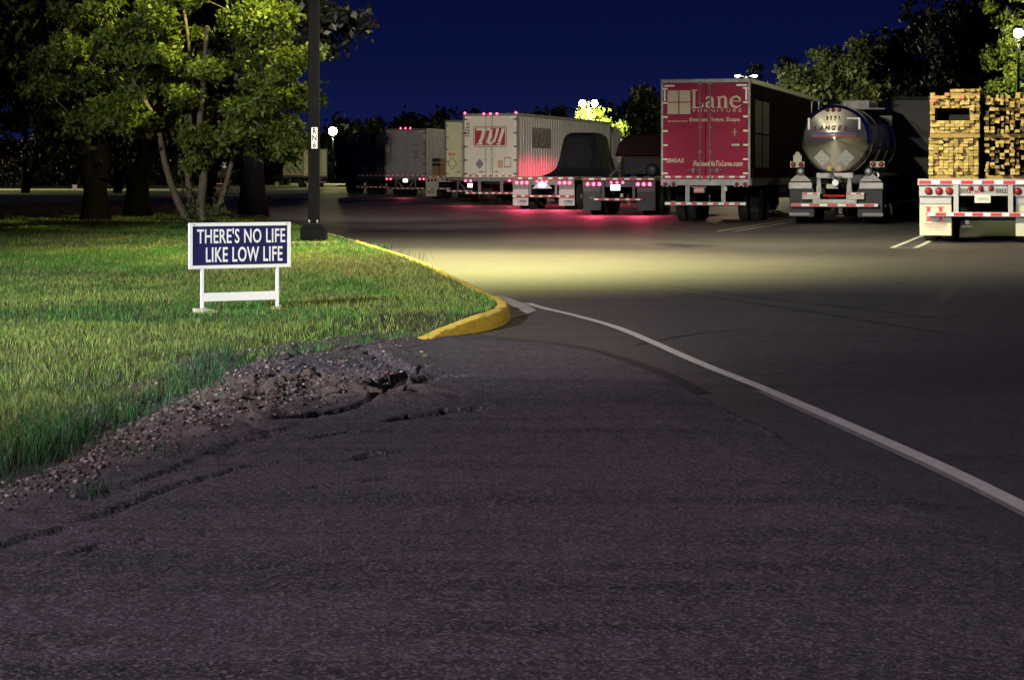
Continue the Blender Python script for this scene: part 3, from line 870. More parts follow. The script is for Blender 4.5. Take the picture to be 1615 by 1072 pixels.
def van_trailer(label, cx, s, theta, skin, doorm, framem, side=None, L=16.15, H=4.11, z0=1.06, lit=False, bumper='plain',
                rods=(-.12, .12), hinges=5, hingem=None, tapes=True, posts=True, group=None, Wd=2.59, toplights=None, roofm=None, corner=True, side_band=None, flaps=None, guard_z=.54, at=None, sidepost=None):
    x, d = at if at else ((cx-807.5)/s, F/s)
    t = thing('box_trailer', label, 'trailer', (x, d, 0), -theta, group)
    hw = Wd/2
    m = MB()
    m.box((0, L/2+.03, (z0+.1+H)/2), (Wd-.02, L-.06, H-z0-.1))
    body = m.build('body', skin, t)
    m = MB()
    for sx in (-1, 1):
        m.box((sx*(hw+.002), L/2, z0+.1), (.03, L, .22)); m.box((sx*(hw+.002), L/2, H-.06), (.035, L, .13), 1)
    m.build('side_rail', [framem, roofm or framem], t)
    if posts:
        m = MB(); n = int(L/.4)
        for k in range(1, n):
            for sx in (-1, 1): m.box((sx*(hw+.004), k*L/n, (z0+H)/2+.02), (.03, .05, H-z0-.35))
        o = m.build('side_posts', sidepost or skin, t); o['kind'] = 'stuff'
    # rear frame
    m = MB()
    m.box((0, -.01, H-.055), (Wd, .10, .11)); m.box((0, -.02, z0+.09), (Wd, .12, .18))
    for sx in (-1, 1): m.box((sx*(hw-.035), -.01, (z0+.18+H-.11)/2), (.07, .10, H-z0-.29))
    m.build('rear_frame', framem, t, bevel=.006)
    zb, zt = z0+.185, H-.115
    dw = hw-.075
    for sx in (-1, 1):
        dr = box('door', doorm, t, (sx*(dw/2+.004), -.035, (zb+zt)/2), (dw-.006, .045, zt-zb), bevel=.004)
        for k in range(hinges):
            zz = (zb-zt)/2+.16+k*(zt-zb-.32)/(hinges-1)
            h = MB(); h.box((0, 0, 0), (.15, .02, .055)); h.tube([(sx*.075, .0, -.045), (sx*.075, .0, .045)], .016, 8)
            h.build('hinge', hingem or framem, dr, loc=(sx*(dw/2-.06), -.033, zz), bevel=.006)
        for rx in rods:
            if (rx > 0) != (sx > 0): continue
            h = MB(); h.tube([(0, 0, zb-.06-(zb+zt)/2), (0, 0, zt+.05-(zb+zt)/2)], .019, 8)
            for q in (-1.3, -.6, .1, .8, 1.35): h.box((0, .015, q), (.085, .03, .05))
            h.build('lock_rod', galv if framem is not chassis_black else frame_grey, dr, loc=(rx-sx*(dw/2+.004), -.062, 0), smooth=True)
            h = MB(); h.tube([(0, 0, 0), (sx*.16, -.02, .0), (sx*.36, -.02, 0)], .014, 6); h.box((sx*.2, .01, 0), (.05, .04, .11))
            h.build('handle', galv, dr, loc=(rx-sx*(dw/2+.004), -.07, -(zt-zb)/2+.25))
    if tapes:
        tape(t, -hw+.12, hw-.12, -.066, zb+.06, .055, start=1)
        if corner:
            for sx in (-1, 1):
                box('corner_reflector', tape_white, t, (sx*(hw-.25), -.066, H-.19), (.30, .006, .05))
                box('corner_reflector', tape_white, t, (sx*(hw-.115), -.066, H-.46), (.05, .006, .32))
    # tail lights
    for sx in (-1, 1):
        for q in (.14, .38):
            bx = box('light_box', framem, t, (sx*(hw-q), -.06, z0+.035), (.16, .06, .13))
            round_light(t, sx*(hw-q), -.09, z0+.035, .05, lit)
    if toplights:
        for xx in toplights: 
            m = MB(); m.lathe([(.05, 0), (.045, -.03), (.02, -.045)], 'y', n=12); m.build('marker_light', red_on if lit else lens_red_off, t, smooth=True, loc=(xx, -.06, H+(.02 if abs(xx) > .9 or lit == 2 else -.02)))
    # underride guard
    m = MB()
    gx = hw-.12
    m.box((0, -.05, guard_z), (gx*2, .10, .10))
    if bumper == 'plain':
        for sx in (-1, 1): m.box((sx*.52, -.02, (guard_z+z0)/2), (.13, .08, z0-guard_z))
    else:
        for sx in (-1, 1):
            m.box((sx*.62, -.02, (guard_z+z0)/2), (.07, .08, z0-guard_z))
            m.tube([(sx*.58, -.03, z0-.03), (sx*.2, -.03, guard_z+.05)], .035, 6)
    m.build('underride_guard', framem, t, bevel=.006)
    tape(t, -gx+.01, gx-.01, -.106, guard_z, .06, start=1)
    chassis_and_wheels(t, (2.4, 3.7), length=L, z1=z0)
    landing_gear(t, L-3.2, z0)
    if flaps:
        for sx in (-1, 1): box('mud_flap', flaps, t, (sx*.92, 1.55, .48), (.62, .012, .68))
    # front clearance light
    return t, H, zb, zt, hw

# ---- maroon furniture trailer ----
maroon = M('maroon_side', (.22, .008, .026), .65, spec=.12, noise=.25, nscale=1.5)
maroon_door = M('maroon_door', (.40, .010, .072), .5, spec=.2, noise=.6, nscale=1.1, dirt=(.20, .007, .042), stretch=(.6, 1, 2.2))
maroon_roof = M('maroon_rail', (.5, .02, .05), .4)
cream = M('cream_print', (.62, .52, .40), .5)
t, H, zb, zt, hw = van_trailer('maroon furniture box trailer with cream window logo and lettering on its rear doors', 1113, 55, THETA,
                               maroon, maroon_door, galv, hinges=7, hingem=M('hinge_cream', (.62, .58, .46), .4, metal=.2), rods=(-.145, .145), roofm=maroon_roof)
pz = lambda y: 1.38-(y-275)/55.
px_ = lambda x: (x-1113)/55./math.cos(THETA)
yT = -.0595
lg = MB()
for ax in (1063, 1081.5):
    for az in (151.5, 171):
        lg.box((px_(ax), yT-.001, pz(az)), (.315, .004, .325))
lg.build('window_logo', cream, t)
hL = .49
def serif_lane():
    P = []
    u = lambda *a: P.append([tuple(p) for p in a])
    # L
    u((0.10, .0, .045), (0.10, 1, .045)); u((0.0, 1, .02), (.24, 1, .02)); u((0.0, .0, .02), (.45, .0, .02)); u((.40, .0, .012), (.47, .09, .03), (.50, .24, .006))
    # a
    o = .58
    u((o+.03, .48, .02), (o+.06, .56, .03), (o+.16, .62, .03), (o+.26, .58, .04), (o+.29, .48, .05), (o+.29, .10, .05), (o+.33, .02, .035), (o+.40, .03, .012))
    u((o+.28, .38, .02), (o+.14, .32, .03), (o+.05, .22, .045), (o+.06, .07, .045), (o+.15, .0, .03), (o+.28, .11, .015))
    # n
    o = 1.06
    u((o+.0, .62, .012), (o+.10, .60, .03), (o+.11, .0, .048)); u((o+.0, .0, .015), (o+.22, .0, .015))
    u((o+.12, .48, .02), (o+.20, .60, .03), (o+.32, .61, .035), (o+.38, .50, .048), (o+.38, .0, .048)); u((o+.28, .0, .015), (o+.50, .0, .015))
    # e
    o = 1.63
    u((o+.03, .35, .015), (o+.42, .35, .015))
    u((o+.43, .35, .02), (o+.40, .52, .035), (o+.27, .63, .03), (o+.12, .57, .03), (o+.04, .42, .045), (o+.03, .26, .052), (o+.10, .08, .045), (o+.25, .0, .035), (o+.38, .05, .02), (o+.46, .15, .008))
    return P
sc = (1169-1093)/55./math.cos(THETA)/2.1
strokes('lettering', cream, t, (px_(1092), yT, pz(170)), [[(x*sc, y*.5, w*sc*1.25) for x, y, w in p] for p in serif_lane()])
text('lettering', 'FURNITURE', cream, t, (px_(1131), yT, pz(175.2)), .13, width=1.40, space=1.5)
text('lettering', 'Entertain. Engage. Escape.', cream, t, (px_(1127), yT, pz(189)), .155, shear=.3, bold=.003, width=1.48)
box('underline', cream, t, (px_(1070), yT, pz(191.2)), (.58, .004, .022))
text('lettering', '2845A3', cream, t, (px_(1066), yT, pz(253.5)), .17, bold=.004, width=.52)
text('lettering', 'FollowMeToLane.com', cream, t, (px_(1131.5), yT-.002, pz(258.5)), .21, shear=.3, bold=.006, width=1.44)
box('sticker', plate_mat, t, (px_(1159), yT, pz(229)), (.23, .004, .055))
m = MB(); m.tube([(0, 0, -.10), (0, 0, .12)], .014, 6); m.tube([(-.05, 0, .05), (0, -.01, -.05), (.05, 0, .05)], .01, 6); m.build('door_latch', cream, t, loc=(px_(1158), yT-.01, pz(210)))
p = box('licence_plate', plate_red, t, (px_(1103), -.02, pz(300)), (.31, .01, .15))
text('lettering', '1AC076', tape_white, p, (0, -.007, 0), .10, width=.24)
m = MB(); m.box((0, 0, .09), (.42, .03, .03)); m.build('plate_bracket', frame_grey, p)
box('sticker', cream, t, (px_(1144), -.065, pz(298)), (.09, .004, .12))
for k, (y0, z0_) in enumerate(((1.0, 3.05), (1.0, 2.05))):
    for j in range(2):
        box('side_logo', M('side_logo', (.028, .014, .035), .6), t, (hw+.025, 1.3+j*1.5, z0_), (.006, 1.3, .95))
m = MB()
m.box((0, 0, 0), (.012, .06, .5)); m.build('side_marker_or_fill', lens_red_off, t, loc=(hw+.012, .25, 1.25))

# ---- logo trailer (white) ----
TW = math.radians(17.5)
white_skin = M('white_trailer_side', (.60, .58, .62), .45, noise=.15, nscale=1.2)
white_door = M('white_trailer_door', (.66, .62, .58), .45, noise=.2, nscale=1.5, dirt=(.5, .46, .42))
logo_red = M('logo_red', (.30, .012, .03), .5)
logo_dark = M('logo_dark', (.02, .018, .05), .5)
S2 = 35.2
t, H, zb, zt, hw = van_trailer('white box trailer with a red logo on its doors and five lit red roof lamps', 774, S2, TW,
                               white_skin, white_door, frame_grey, lit=True, rods=(-.20, .10), hinges=5, hingem=chassis_black, toplights=(-1.2, -.31, 0, .31, 1.2), tapes=True)
twz = lambda y: 1.38-(y-275)/S2
twx = lambda x: (x-774)/S2/math.cos(TW)
def tlogo(parent, loc, w, h, rot, fieldm, ink, edge):
    bm_ = MB()
    def rr(w, h, r, z0, z1, mi):
        pts = []
        for cx, cy, a0 in ((w/2-r, h/2-r, 0), (-w/2+r, h/2-r, 90), (-w/2+r, -h/2+r, 180), (w/2-r, -h/2+r, 270)):
            for k in range(5):
                a = math.radians(a0+k*22.5); pts.append((cx+r*math.cos(a), cy+r*math.sin(a)))
        bm_.prism(pts, z0, z1, mi, 'xy')
    rr(w, h, .10, 0, .003, 0); rr(w-.05, h-.05, .09, .001, .004, 1); rr(w-.13, h-.13, .06, .002, .005, 2)
    o = bm_.build('logo', [edge, ink, fieldm], parent, loc=loc); o.rotation_euler = rot
    q = w/2-.1; v = h/2-.10
    S = [[(-q*.98, v*.78, .012), (-q*.9, v*.9, .05), (q*.02, v*.9, .055)],
         [(-q*.42, v*.85, .075), (-q*.55, -v*.2, .075), (-q*.72, -v*.8, .08)], [(-q*.92, -v*.92, .03), (-q*.5, -v*.92, .03)],
         [(q*.10, v*.85, .08), (q*.0, v*.0, .08), (-q*.14, -v*.75, .075), (-q*.02, -v*.93, .05), (q*.28, -v*.6, .05), (q*.44, v*.2, .055), (q*.52, v*.88, .06)],
         [(q*.40, v*.9, .03), (q*.62, v*.9, .03)],
         [(q*.92, v*.88, .07), (q*.76, v*.0, .07), (q*.62, -v*.75, .07)], [(q*.45, -v*.93, .03), (q*.72, -v*.93, .03)], [(q*.8, v*.94, .022), (q*1.0, v*.94, .022)]]
    l = strokes('lettering', ink, o, (0, 0, .005), S, rot=(0, 0, 0), t=.002)
    return o
tlogo(t, (twx(773.5), -.060, twz(215.5)), 1.56, .92, (PI/2, 0, 0), logo_red, M('logo_ink', (.70, .64, .60), .5), logo_dark)
tlogo(t, (hw+.022, 3.6, 3.05), 3.0, .92, (PI/2, 0, PI/2), M('logo_fill', (.05, .03, .10), .5), M('logo_grey', (.17, .14, .2), .5), logo_dark)
text('lettering', '53721', logo_dark, t, (twx(737), -.060, twz(205)), .27, rot=(PI/2, PI/2, 0), bold=.006, width=.62)
m = MB(); m.prism([(0, .24), (.20, 0), (0, -.24), (-.20, 0)], -.003, 0, 0); m.build('placard', M('placard', (.19, .18, .24), .6), t, loc=(twx(757), -.060, twz(258.5)))
box('sticker', M('sticker_tan', (.46, .34, .18), .5), t, (twx(790), -.061, twz(259)), (.24, .004, .34))
o = box('sticker', M('sticker_frame', (.25, .2, .24), .5), t, (twx(801), -.061, twz(256.5)), (.32, .004, .46))
box('sticker', white_door, o, (0, -.004, .01), (.25, .004, .34))
text('lettering', '4117', logo_dark, t, (twx(747), -.061, twz(275.5)), .13, width=.34)
box('plate_lamp', white_on, t, (twx(742.5), -.12, twz(292.5)), (.20, .05, .16))
glow(t, (-1.1, -.35, 1.1), 110); glow(t, (1.1, -.35, 1.1), 110)
MB().lathe([(.05, 0), (.05, .05), (.02, .07)], 'z', n=10).build('marker_light', amber_on, t, smooth=True, loc=(hw-.05, 16.0, H-.02))

# ---- pale trailer behind ----
t, H, zb, zt, hw = van_trailer('pale cream box trailer with a red number, half hidden behind the logo trailer', 741, 31.4, THETA,
                               white_skin, M('cream_door', (.80, .78, .50), .5, noise=.25, nscale=1.4), frame_grey, rods=(-.38, .38), bumper='brace', hingem=frame_grey, tapes=False)
text('lettering', '4969', M('number_red', (.5, .1, .05), .5), t, (-.93, -.062, 1.38-(244-275)/31.4), .22, bold=.005, width=.38)
m = MB()
for a, b in (((0, .30), (.24, 0)), ((.24, 0), (0, -.30)), ((0, -.30), (-.24, 0)), ((-.24, 0), (0, .30))): m.tube([(a[0], 0, a[1]), (b[0], 0, b[1])], .016, 4)
m.build('placard_holder', frame_grey, t, loc=(-.90, -.063, 1.38-(258-275)/31.4))

# ---- grey trailer with three roof lamps ----
S3 = 26.4
t, H, zb, zt, hw = van_trailer('small looking grey box trailer with three lit red lamps centred over its roof edge', 640, S3, THETA,
                               M('grey_side', (.52, .48, .58), .5, noise=.2, nscale=1), M('grey_door', (.36, .34, .38), .5, noise=.2, nscale=2), frame_grey, lit=2, rods=(-.62, -.12, .16), bumper='brace', toplights=(-.3, 0, .3), hingem=chassis_black)
text('lettering', 'CARGO', logo_dark, t, (.62, -.062, 1.38-(229-275)/S3), .2, width=.5)
for q in range(3): box('decal', logo_dark, t, (.66, -.061, 2.7-q*.16), (.30-.12*(q == 1), .004, .05))
box('decal', logo_dark, t, (-.93, -.061, 2.95), (.06, .004, .8))
box('plate_lamp', white_on, t, (0, -.09, 1.38-(285-275)/S3), (.26, .05, .17))
glow(t, (0, -.35, 1.1), 90)

# ---- two dark trailers and the far white one ----
dark_skin = M('dark_skin', (.035, .035, .05), .45, noise=.3, nscale=1)
dark_door = M('dark_door', (.032, .03, .042), .5, noise=.4, nscale=1)
t = van_trailer('dark unlit box trailer standing directly left of the grey trailer with three roof lamps', 590, 24, THETA, dark_skin, dark_door, chassis_black, rods=(-.3, .3), group=None)[0]
box('decal', M('decal_pink', (.5, .2, .24), .5), t, (-.65, -.061, 1.75), (.45, .004, .2)); box('decal', M('decal_pink', (.55, .3, .32), .5), t, (.95, -.061, 1.78), (.4, .004, .24))
t = van_trailer('darkest box trailer, its rear showing just right of the far star-like lamp', 557, 22, THETA, dark_skin, dark_door, chassis_black, rods=(-.3, .3), tapes=False)[0]
box('decal', M('decal_w', (.6, .6, .65), .5), t, (.35, -.061, 3.2), (.16, .004, .34)); box('decal', M('decal_r', (.4, .08, .12), .5), t, (.6, -.061, 2.95), (.2, .004, .5))
for q in (-.3, .3): box('sticker', flap_white, t, (.55+q*.6, -.07, .95), (.2, .02, .3))
S4 = 14.8
t, H, zb, zt, hw = van_trailer('far white box trailer standing side on behind the black lamp post', 497, S4, math.radians(-14), M('far_white_side', (.62, .58, .50), .5, noise=.35, nscale=1.0), M('far_white_door', (.62, .60, .46), .5, noise=.3, nscale=1.4), frame_grey, rods=(-.55, .2, .6), hingem=frame_grey, corner=False)
for k in range(9):
    box('side_graphic', [tape_red, logo_dark, M('grey_graphic', (.3, .3, .35), .5)][k % 3], t, (-hw-.025, 1.2+k*1.5, 1.65+.22*((k*7) % 3)), (.006, .9, .28))

# ---- flatbeds ----
def flatbed(label, cx, s, theta, metal, lit=False, flapm=None, L=14.6, dz=1.27, guard=.58, mids=True, at=None, stall=None, Wd=2.55, guardw=None):
    x, d = at if at else ((cx-807.5)/s, F/s)
    t = thing('flatbed_trailer', label, 'trailer', (x, d, 0), -theta)
    hw = Wd/2
    dk = box('deck', metal, t, (0, L/2, dz-.05), (Wd-.04, L, .08))
    n = 9
    m = MB()
    for sx in (-1, 1): m.box((sx*(hw-.01), L/2, dz-.05), (.05, L+.02, .14))
    m.build('side_rail', metal, t, bevel=.01)
    m = MB(); m.box((0, -.03, dz-.045), (Wd, .07, .125)); m.build('rear_beam', metal, t, bevel=.008)
    # light bar
    m = MB()
    for sx in (-1, 1): m.box((sx*.915, -.0, dz-.225), (.69, .05, .21))
    m.box((0, -.01, dz-.215), (.94, .05, .21))
    m.build('light_bar', metal, t, bevel=.006)
    tape(t, -hw+.02, hw-.02, -.070, dz-.05, .06, .17, .24)
    for sx in (-1, 1):
        for q in range(3): round_light(t, sx*(hw-.20-q*.205), -.03, dz-.225, .062, lit)
    for q in (-.2, 0, .2): round_light(t, q-.05, -.04, dz-.17, .042, lit, name='marker_light')
    m = MB(); gw = guardw or hw*.86
    for sx in (-1, 1): m.box((sx*.53, -.055, (guard+dz-.11)/2), (.10, .05, dz-.11-guard))
    m.box((0, -.06, guard), (gw*2, .07, .09))
    m.build('underride_guard', metal, t, bevel=.006)
    tape(t, -gw+.02, gw-.02, -.100, guard, .055, .14, .22, start=1)
    chassis_and_wheels(t, (1.25, 2.5), z0=.7, z1=dz-.12, length=L, r=.5, wx=.92)
    m = MB()
    for k in range(1, 20): m.box((0, k*L/20, dz-.15), (Wd-.1, .06, .1))
    o = m.build('cross_member', metal, t)
    landing_gear(t, L-2.8, dz-.1)
    if flapm:
        for sx in (-1, 1):
            f = box('mud_flap', flapm, t, (sx*(hw-.335), .04, .48), (.63, .012, .66), bevel=.02)
            box('flap_hanger', metal, t, (sx*(hw-.335), .03, .90), (.62, .03, .22))
    return t

alu = M('pale_aluminium', (.40, .385, .40), .45, metal=.25, noise=.25, nscale=4)
RF = flatbed('pale aluminium flatbed trailer numbered 5052 loaded with lumber, red H on its flap', 1551, 79, THETA, alu, flapm=flap_white)
fz = lambda y: 1.38-(y-275)/79.
fx = lambda x: (x-1551)/79./math.cos(THETA)
for xx in (1521, 1581): text('lettering', '5052', black_metal, RF, (fx(1551)+(-.345 if xx < 1550 else .345), -.038, fz(301.5)), .12, bold=.003, width=.21)
text('lettering', 'EAST', logo_red, RF, (fx(1542), -.038, fz(302.5)), .075, bold=.003, shear=.3, width=.13)
text('lettering', 'MFG CO', black_metal, RF, (fx(1555), -.038, fz(302.5)), .06, bold=.001, width=.2)
p = box('licence_plate', plate_mat, RF, (fx(1550), -.04, fz(314)), (.31, .01, .155), bevel=.01)
text('lettering', '1264NX', frame_grey, p, (0, -.007, 0), .10, width=.22)
fl = [o for o in RF.children if o.name.startswith('mud_flap')][0]
hp = [[(-.14, -.11, .035), (-.14, .16, .035)], [(.10, -.11, .035), (.10, .16, .035)], [(-.20, .16, .008), (-.07, .16, .008)], [(.03, .16, .008), (.18, .16, .008)], [(-.20, -.11, .008), (-.07, -.11, .008)], [(.03, -.11, .008), (.18, -.11, .008)], [(-.21, .015, .006), (-.12, .035, .018), (0, .015, .03), (.10, .04, .016)]]
strokes('lettering', M('flap_red', (.5, .03, .07), .5), fl, (0, -.009, .08), hp)
text('lettering', 'HAULING CARRIERS', logo_red, fl, (0, -.009, -.10), .06, width=.46)
text('lettering', 'FLATBED SERVICE INC', logo_red, fl, (0, -.009, -.155), .04, width=.40)
text('lettering', 'CALL FOR RATES', M('flap_grey', (.4, .25, .25), .5), fl, (0, -.009, -.205), .035, width=.30)
text('lettering', 'TMI', black_metal, RF, (fx(1474), -.0, fz(309)), .09, width=.16)

FB1 = flatbed('grey flatbed trailer with lit red lamps and white mud flaps under a tarped load', 857, 40, THETA, frame_grey, lit=True, flapm=M('flap_grey_white', (.52, .47, .52), .5, noise=.2, nscale=3), guard=.52, guardw=1.25)
box('licence_plate', plate_glow, FB1, (-.03, -.11, .97), (.28, .02, .17))
MB().prism([(-.42, -.14), (.42, -.14), (.12, .12), (-.12, .12)], 0, .01).build('plate_panel', M('plate_panel', (.5, .5, .62), .5), FB1, loc=(-.03, -.07, .96))
for sx in (-1, 1):
    f = [o for o in FB1.children if o.name.startswith('mud_flap')][0 if sx < 0 else 1]
    text('lettering', 'Utility', logo_dark, f, (.05, -.009, -.16), .14, shear=.3, bold=.004, width=.4)
    box('underline', logo_dark, f, (.06, -.009, -.25), (.34, .004, .02))
glow(FB1, (-.75, -.30, 1.02), 420); glow(FB1, (.75, -.30, 1.02), 420); 
for yy in (10.2, 13.2):  # added red lamps under the deck, to redden the neighbouring trailer side
    MB().lathe([(.05, 0), (.045, -.03), (.02, -.045)], 'x', n=12).build('side_marker_or_fill', red_on, FB1, smooth=True, loc=(-.85, yy, 1.06))
    ld = bpy.data.lights.new('added_red_glow', 'POINT'); ld.energy = 480; ld.color = (1, .03, .09); ld.shadow_soft_size = .06
    lo = bpy.data.objects.new('added_red_glow', ld); C.objects.link(lo); lo.parent = FB1; lo.location = (-.85, yy, .98)
FB2 = flatbed('dark flatbed trailer with lit red lamps and bright plate, next to the maroon trailer', 976, 46.5, THETA, M('dull_grey', (.06, .048, .056), .5, noise=.3, nscale=4), lit=True, flapm=flap_black, guard=.53, guardw=.85)
box('licence_plate', plate_glow, FB2, (-.10, -.10, .93), (.33, .02, .19))
glow(FB2, (-.8, -.30, 1.02), 300); glow(FB2, (.8, -.30, 1.02), 300)
for sx in (0,): text('lettering', 'mk', frame_grey, [o for o in FB2.children if o.name.startswith('mud_flap')][0], (0, -.009, .1), .2, width=.2)
FB4 = flatbed('distant white-railed flatbed between the grey trailer and the cream one', 705, 28.3, THETA, M('white_metal', (.55, .52, .45), .5, noise=.2, nscale=4), flapm=flap_white)
text('lettering', '8023', M('number_maroon', (.3, .08, .1), .5), [o for o in FB4.children if o.name.startswith('mud_flap')][0], (0, -.009, -.1), .2, bold=.006, width=.4)

# tarped load on FB1 -------------------------------------------------
def tarp():
    t = thing('tarped_load', 'tall rounded load under a black tarpaulin flaring out at its foot on the grey flatbed', 'tarped load', (0, 0, 0), 0)
    c = FB1.matrix_basis
    R = Matrix.Rotation(-THETA, 4, 'Z'); base = Vector(FB1.location)+R@Vector((0.0, 7.2, 1.28))
    t.location = base; t.rotation_euler = (0, 0, -THETA)
    nz, nu = 22, 72; V = []; Fc = []
    r = random.Random(4); ph = [r.uniform(0, 6.28) for _ in range(6)]
    for j in range(nz):
        v = j/(nz-1); z = 1.86*v
        if v < .25: w = 1.42-.5*math.sin(v/.25*PI/2)**.8
        else: w = .92-.22*((v-.25)/.75)
        if v > .86: w -= .20*((v-.86)/.14)**2.2
        for k in range(nu):
            a = 2*PI*k/nu
            ca, sa = math.cos(a), math.sin(a); e = .42
            x = math.copysign(abs(ca)**e, ca)*w; y = math.copysign(abs(sa)**e, sa)*(w*2.0)
            f = (1-v)**1.6*.09*(math.sin(a*11+ph[0])+.7*math.sin(a*23+ph[1])+.5*math.sin(a*37+ph[2]))+.012*math.sin(a*5+z*7)
            V.append((x*(1+f), y*(1+f*.6), z+.02*math.sin(a*7+ph[3])*(1-v)))
    for j in range(nz-1):
        for k in range(nu):
            k2 = (k+1) % nu; Fc.append((j*nu+k, j*nu+k2, (j+1)*nu+k2, (j+1)*nu+k))
    Fc.append(tuple((nz-1)*nu+k for k in range(nu)))
    MB().add(V, Fc).build('tarpaulin', M('tarp', (.010, .009, .013), .8, spec=.2, bump=.06, bscale=4), t, smooth=True)
    m = MB()
    for q in (-1.0, .0, 1.0): m.box((0, q, 1.875), (1.2, .05, .008))
    m.build('strap', chassis_black, t)
tarp()

# machine load on FB2 -----------------------------------------------
def machine():
    R = Matrix.Rotation(-THETA, 4, 'Z'); base = Vector(FB2.location)+R@Vector((.15, 5.6, 1.27))
    t = thing('farm_machine', 'dark red rounded farm machine riding on the flatbed beside the maroon trailer', 'machine', base, -THETA)
    dr = M('machine_red', (.018, .0015, .003), .7, spec=.2, noise=.3, nscale=2)
    m = MB(); m.prism([(-1.15, .75), (-1.0, 1.25), (-.5, 1.52), (.2, 1.55), (.9, 1.4), (1.2, 1.0), (1.2, .75)], -1.8, 1.8)
    m.build('hood', dr, t, smooth=True, bevel=.06)
    box('housing', chassis_black, t, (.1, 0, .45), (1.9, 3.4, .7), bevel=.05)
    for x in (-.85, .95):
        for y in (-1.3, 1.3): wheel(t, x, y, .36, .26, dual=False, side=1 if x > 0 else -1)
    m = MB(); m.tube([(-1.5, -1.0, .05), (-1.0, -1.2, .45), (-.7, -1.4, .75)], .05, 6); m.tube([(-1.5, .6, .05), (-.9, .5, .7)], .05, 6); m.build('ramp_arm', steel, t)
    m = MB(); m.lathe([(.02, -.24), (.16, -.19), (.235, -.05), (.235, .05), (.16, .19)], 'y', n=18); m.build('tank_end', dark_skin, t, smooth=True, loc=(.25, -1.95, .25))
    m = MB(); m.tube([(-.9, -1.5, .8), (-.95, -1.5, 1.35)], .035, 6); m.lathe([(.09, 0), (.09, .1), (.04, .14)], 'z', (-.95, -1.5, 1.3), 10); m.build('beacon', steel, t)
machine()

# ---- tractors ----
def tractor(label, trailer, L, col, group=None):
    R = Matrix.Rotation(trailer.rotation_euler.z, 4, 'Z')
    base = Vector(trailer.location)+R@Vector((0, L-1.6, 0))
    t = thing('truck_tractor', label, 'truck', base, trailer.rotation_euler.z, group)
    paint = M('tractor_paint', col, .3, coat=.5, noise=.1, nscale=2)
    m = MB(); m.prism([(2.6, 1.0), (2.6, 3.55), (3.2, 3.9), (4.2, 3.75), (5.1, 2.75), (5.3, 2.0), (5.3, 1.0)], -1.18, 1.18, 0, 'yz'); m.build('cab', paint, t, bevel=.06)
    m = MB(); m.prism([(5.28, .8), (5.28, 1.95), (6.9, 1.65), (7.2, 1.2), (7.2, .55), (5.9, .55)], -.95, .95, 0, 'yz'); m.build('hood', paint, t, bevel=.08)
    m = MB()
    for sx in (-1, 1): m.prism([(2.35, 1.0), (2.35, 3.5), (2.66, 3.6), (2.66, 1.0)], sx*1.17, sx*1.21, 0, 'yz')
    m.build('side_fairing', paint, t)
    for sx in (-1, 1): MB().tube([(sx*1.12, 2.45, .9), (sx*1.12, 2.45, 3.7)], .07, 10).build('exhaust_stack', chrome, t, smooth=True)
    for sx in (-1, 1):
        m = MB(); m.tube([(sx*1.18, 5.1, 2.7), (sx*1.5, 5.2, 2.65)], .02, 6); m.box((sx*1.5, 5.2, 2.35), (.2, .08, .65)); m.build('mirror', steel, t, bevel=.015)
    box('side_window', chassis_black, t, (1.185, 4.75, 2.35), (.02, .7, .6))
    m = MB(); m.box((0, 2.6, .85), (.9, 6.6, .2)); m.tube([(-.95, 3.6, .65), (-.95, 4.9, .65)], .32, 14); m.tube([(.95, 3.6, .65), (.95, 4.9, .65)], .32, 14); m.build('chassis', steel, t, smooth=True)
    for y, du in ((0, True), (1.3, True), (6.2, False)):
        for sx in (-1, 1): wheel(t, sx*(.93 if du else 1.05), y, .5, .28, dual=du, side=sx, rimmat=chrome)
    return t
byl = {o['label'][:14]: o for o in C.objects if o.get('category') == 'trailer'}
TWT = [o for o in C.objects if o.get('label', '').startswith('white box trailer with a red')][0]
LANE = [o for o in C.objects if o.get('label', '').startswith('maroon furniture')][0]
tractor('white tractor unit with bright fairing hitched ahead of the logo trailer', TWT, 16.15, (.6, .6, .6))
tractor('dark tractor unit hitched ahead of the maroon furniture trailer', LANE, 16.15, (.05, .01, .015))

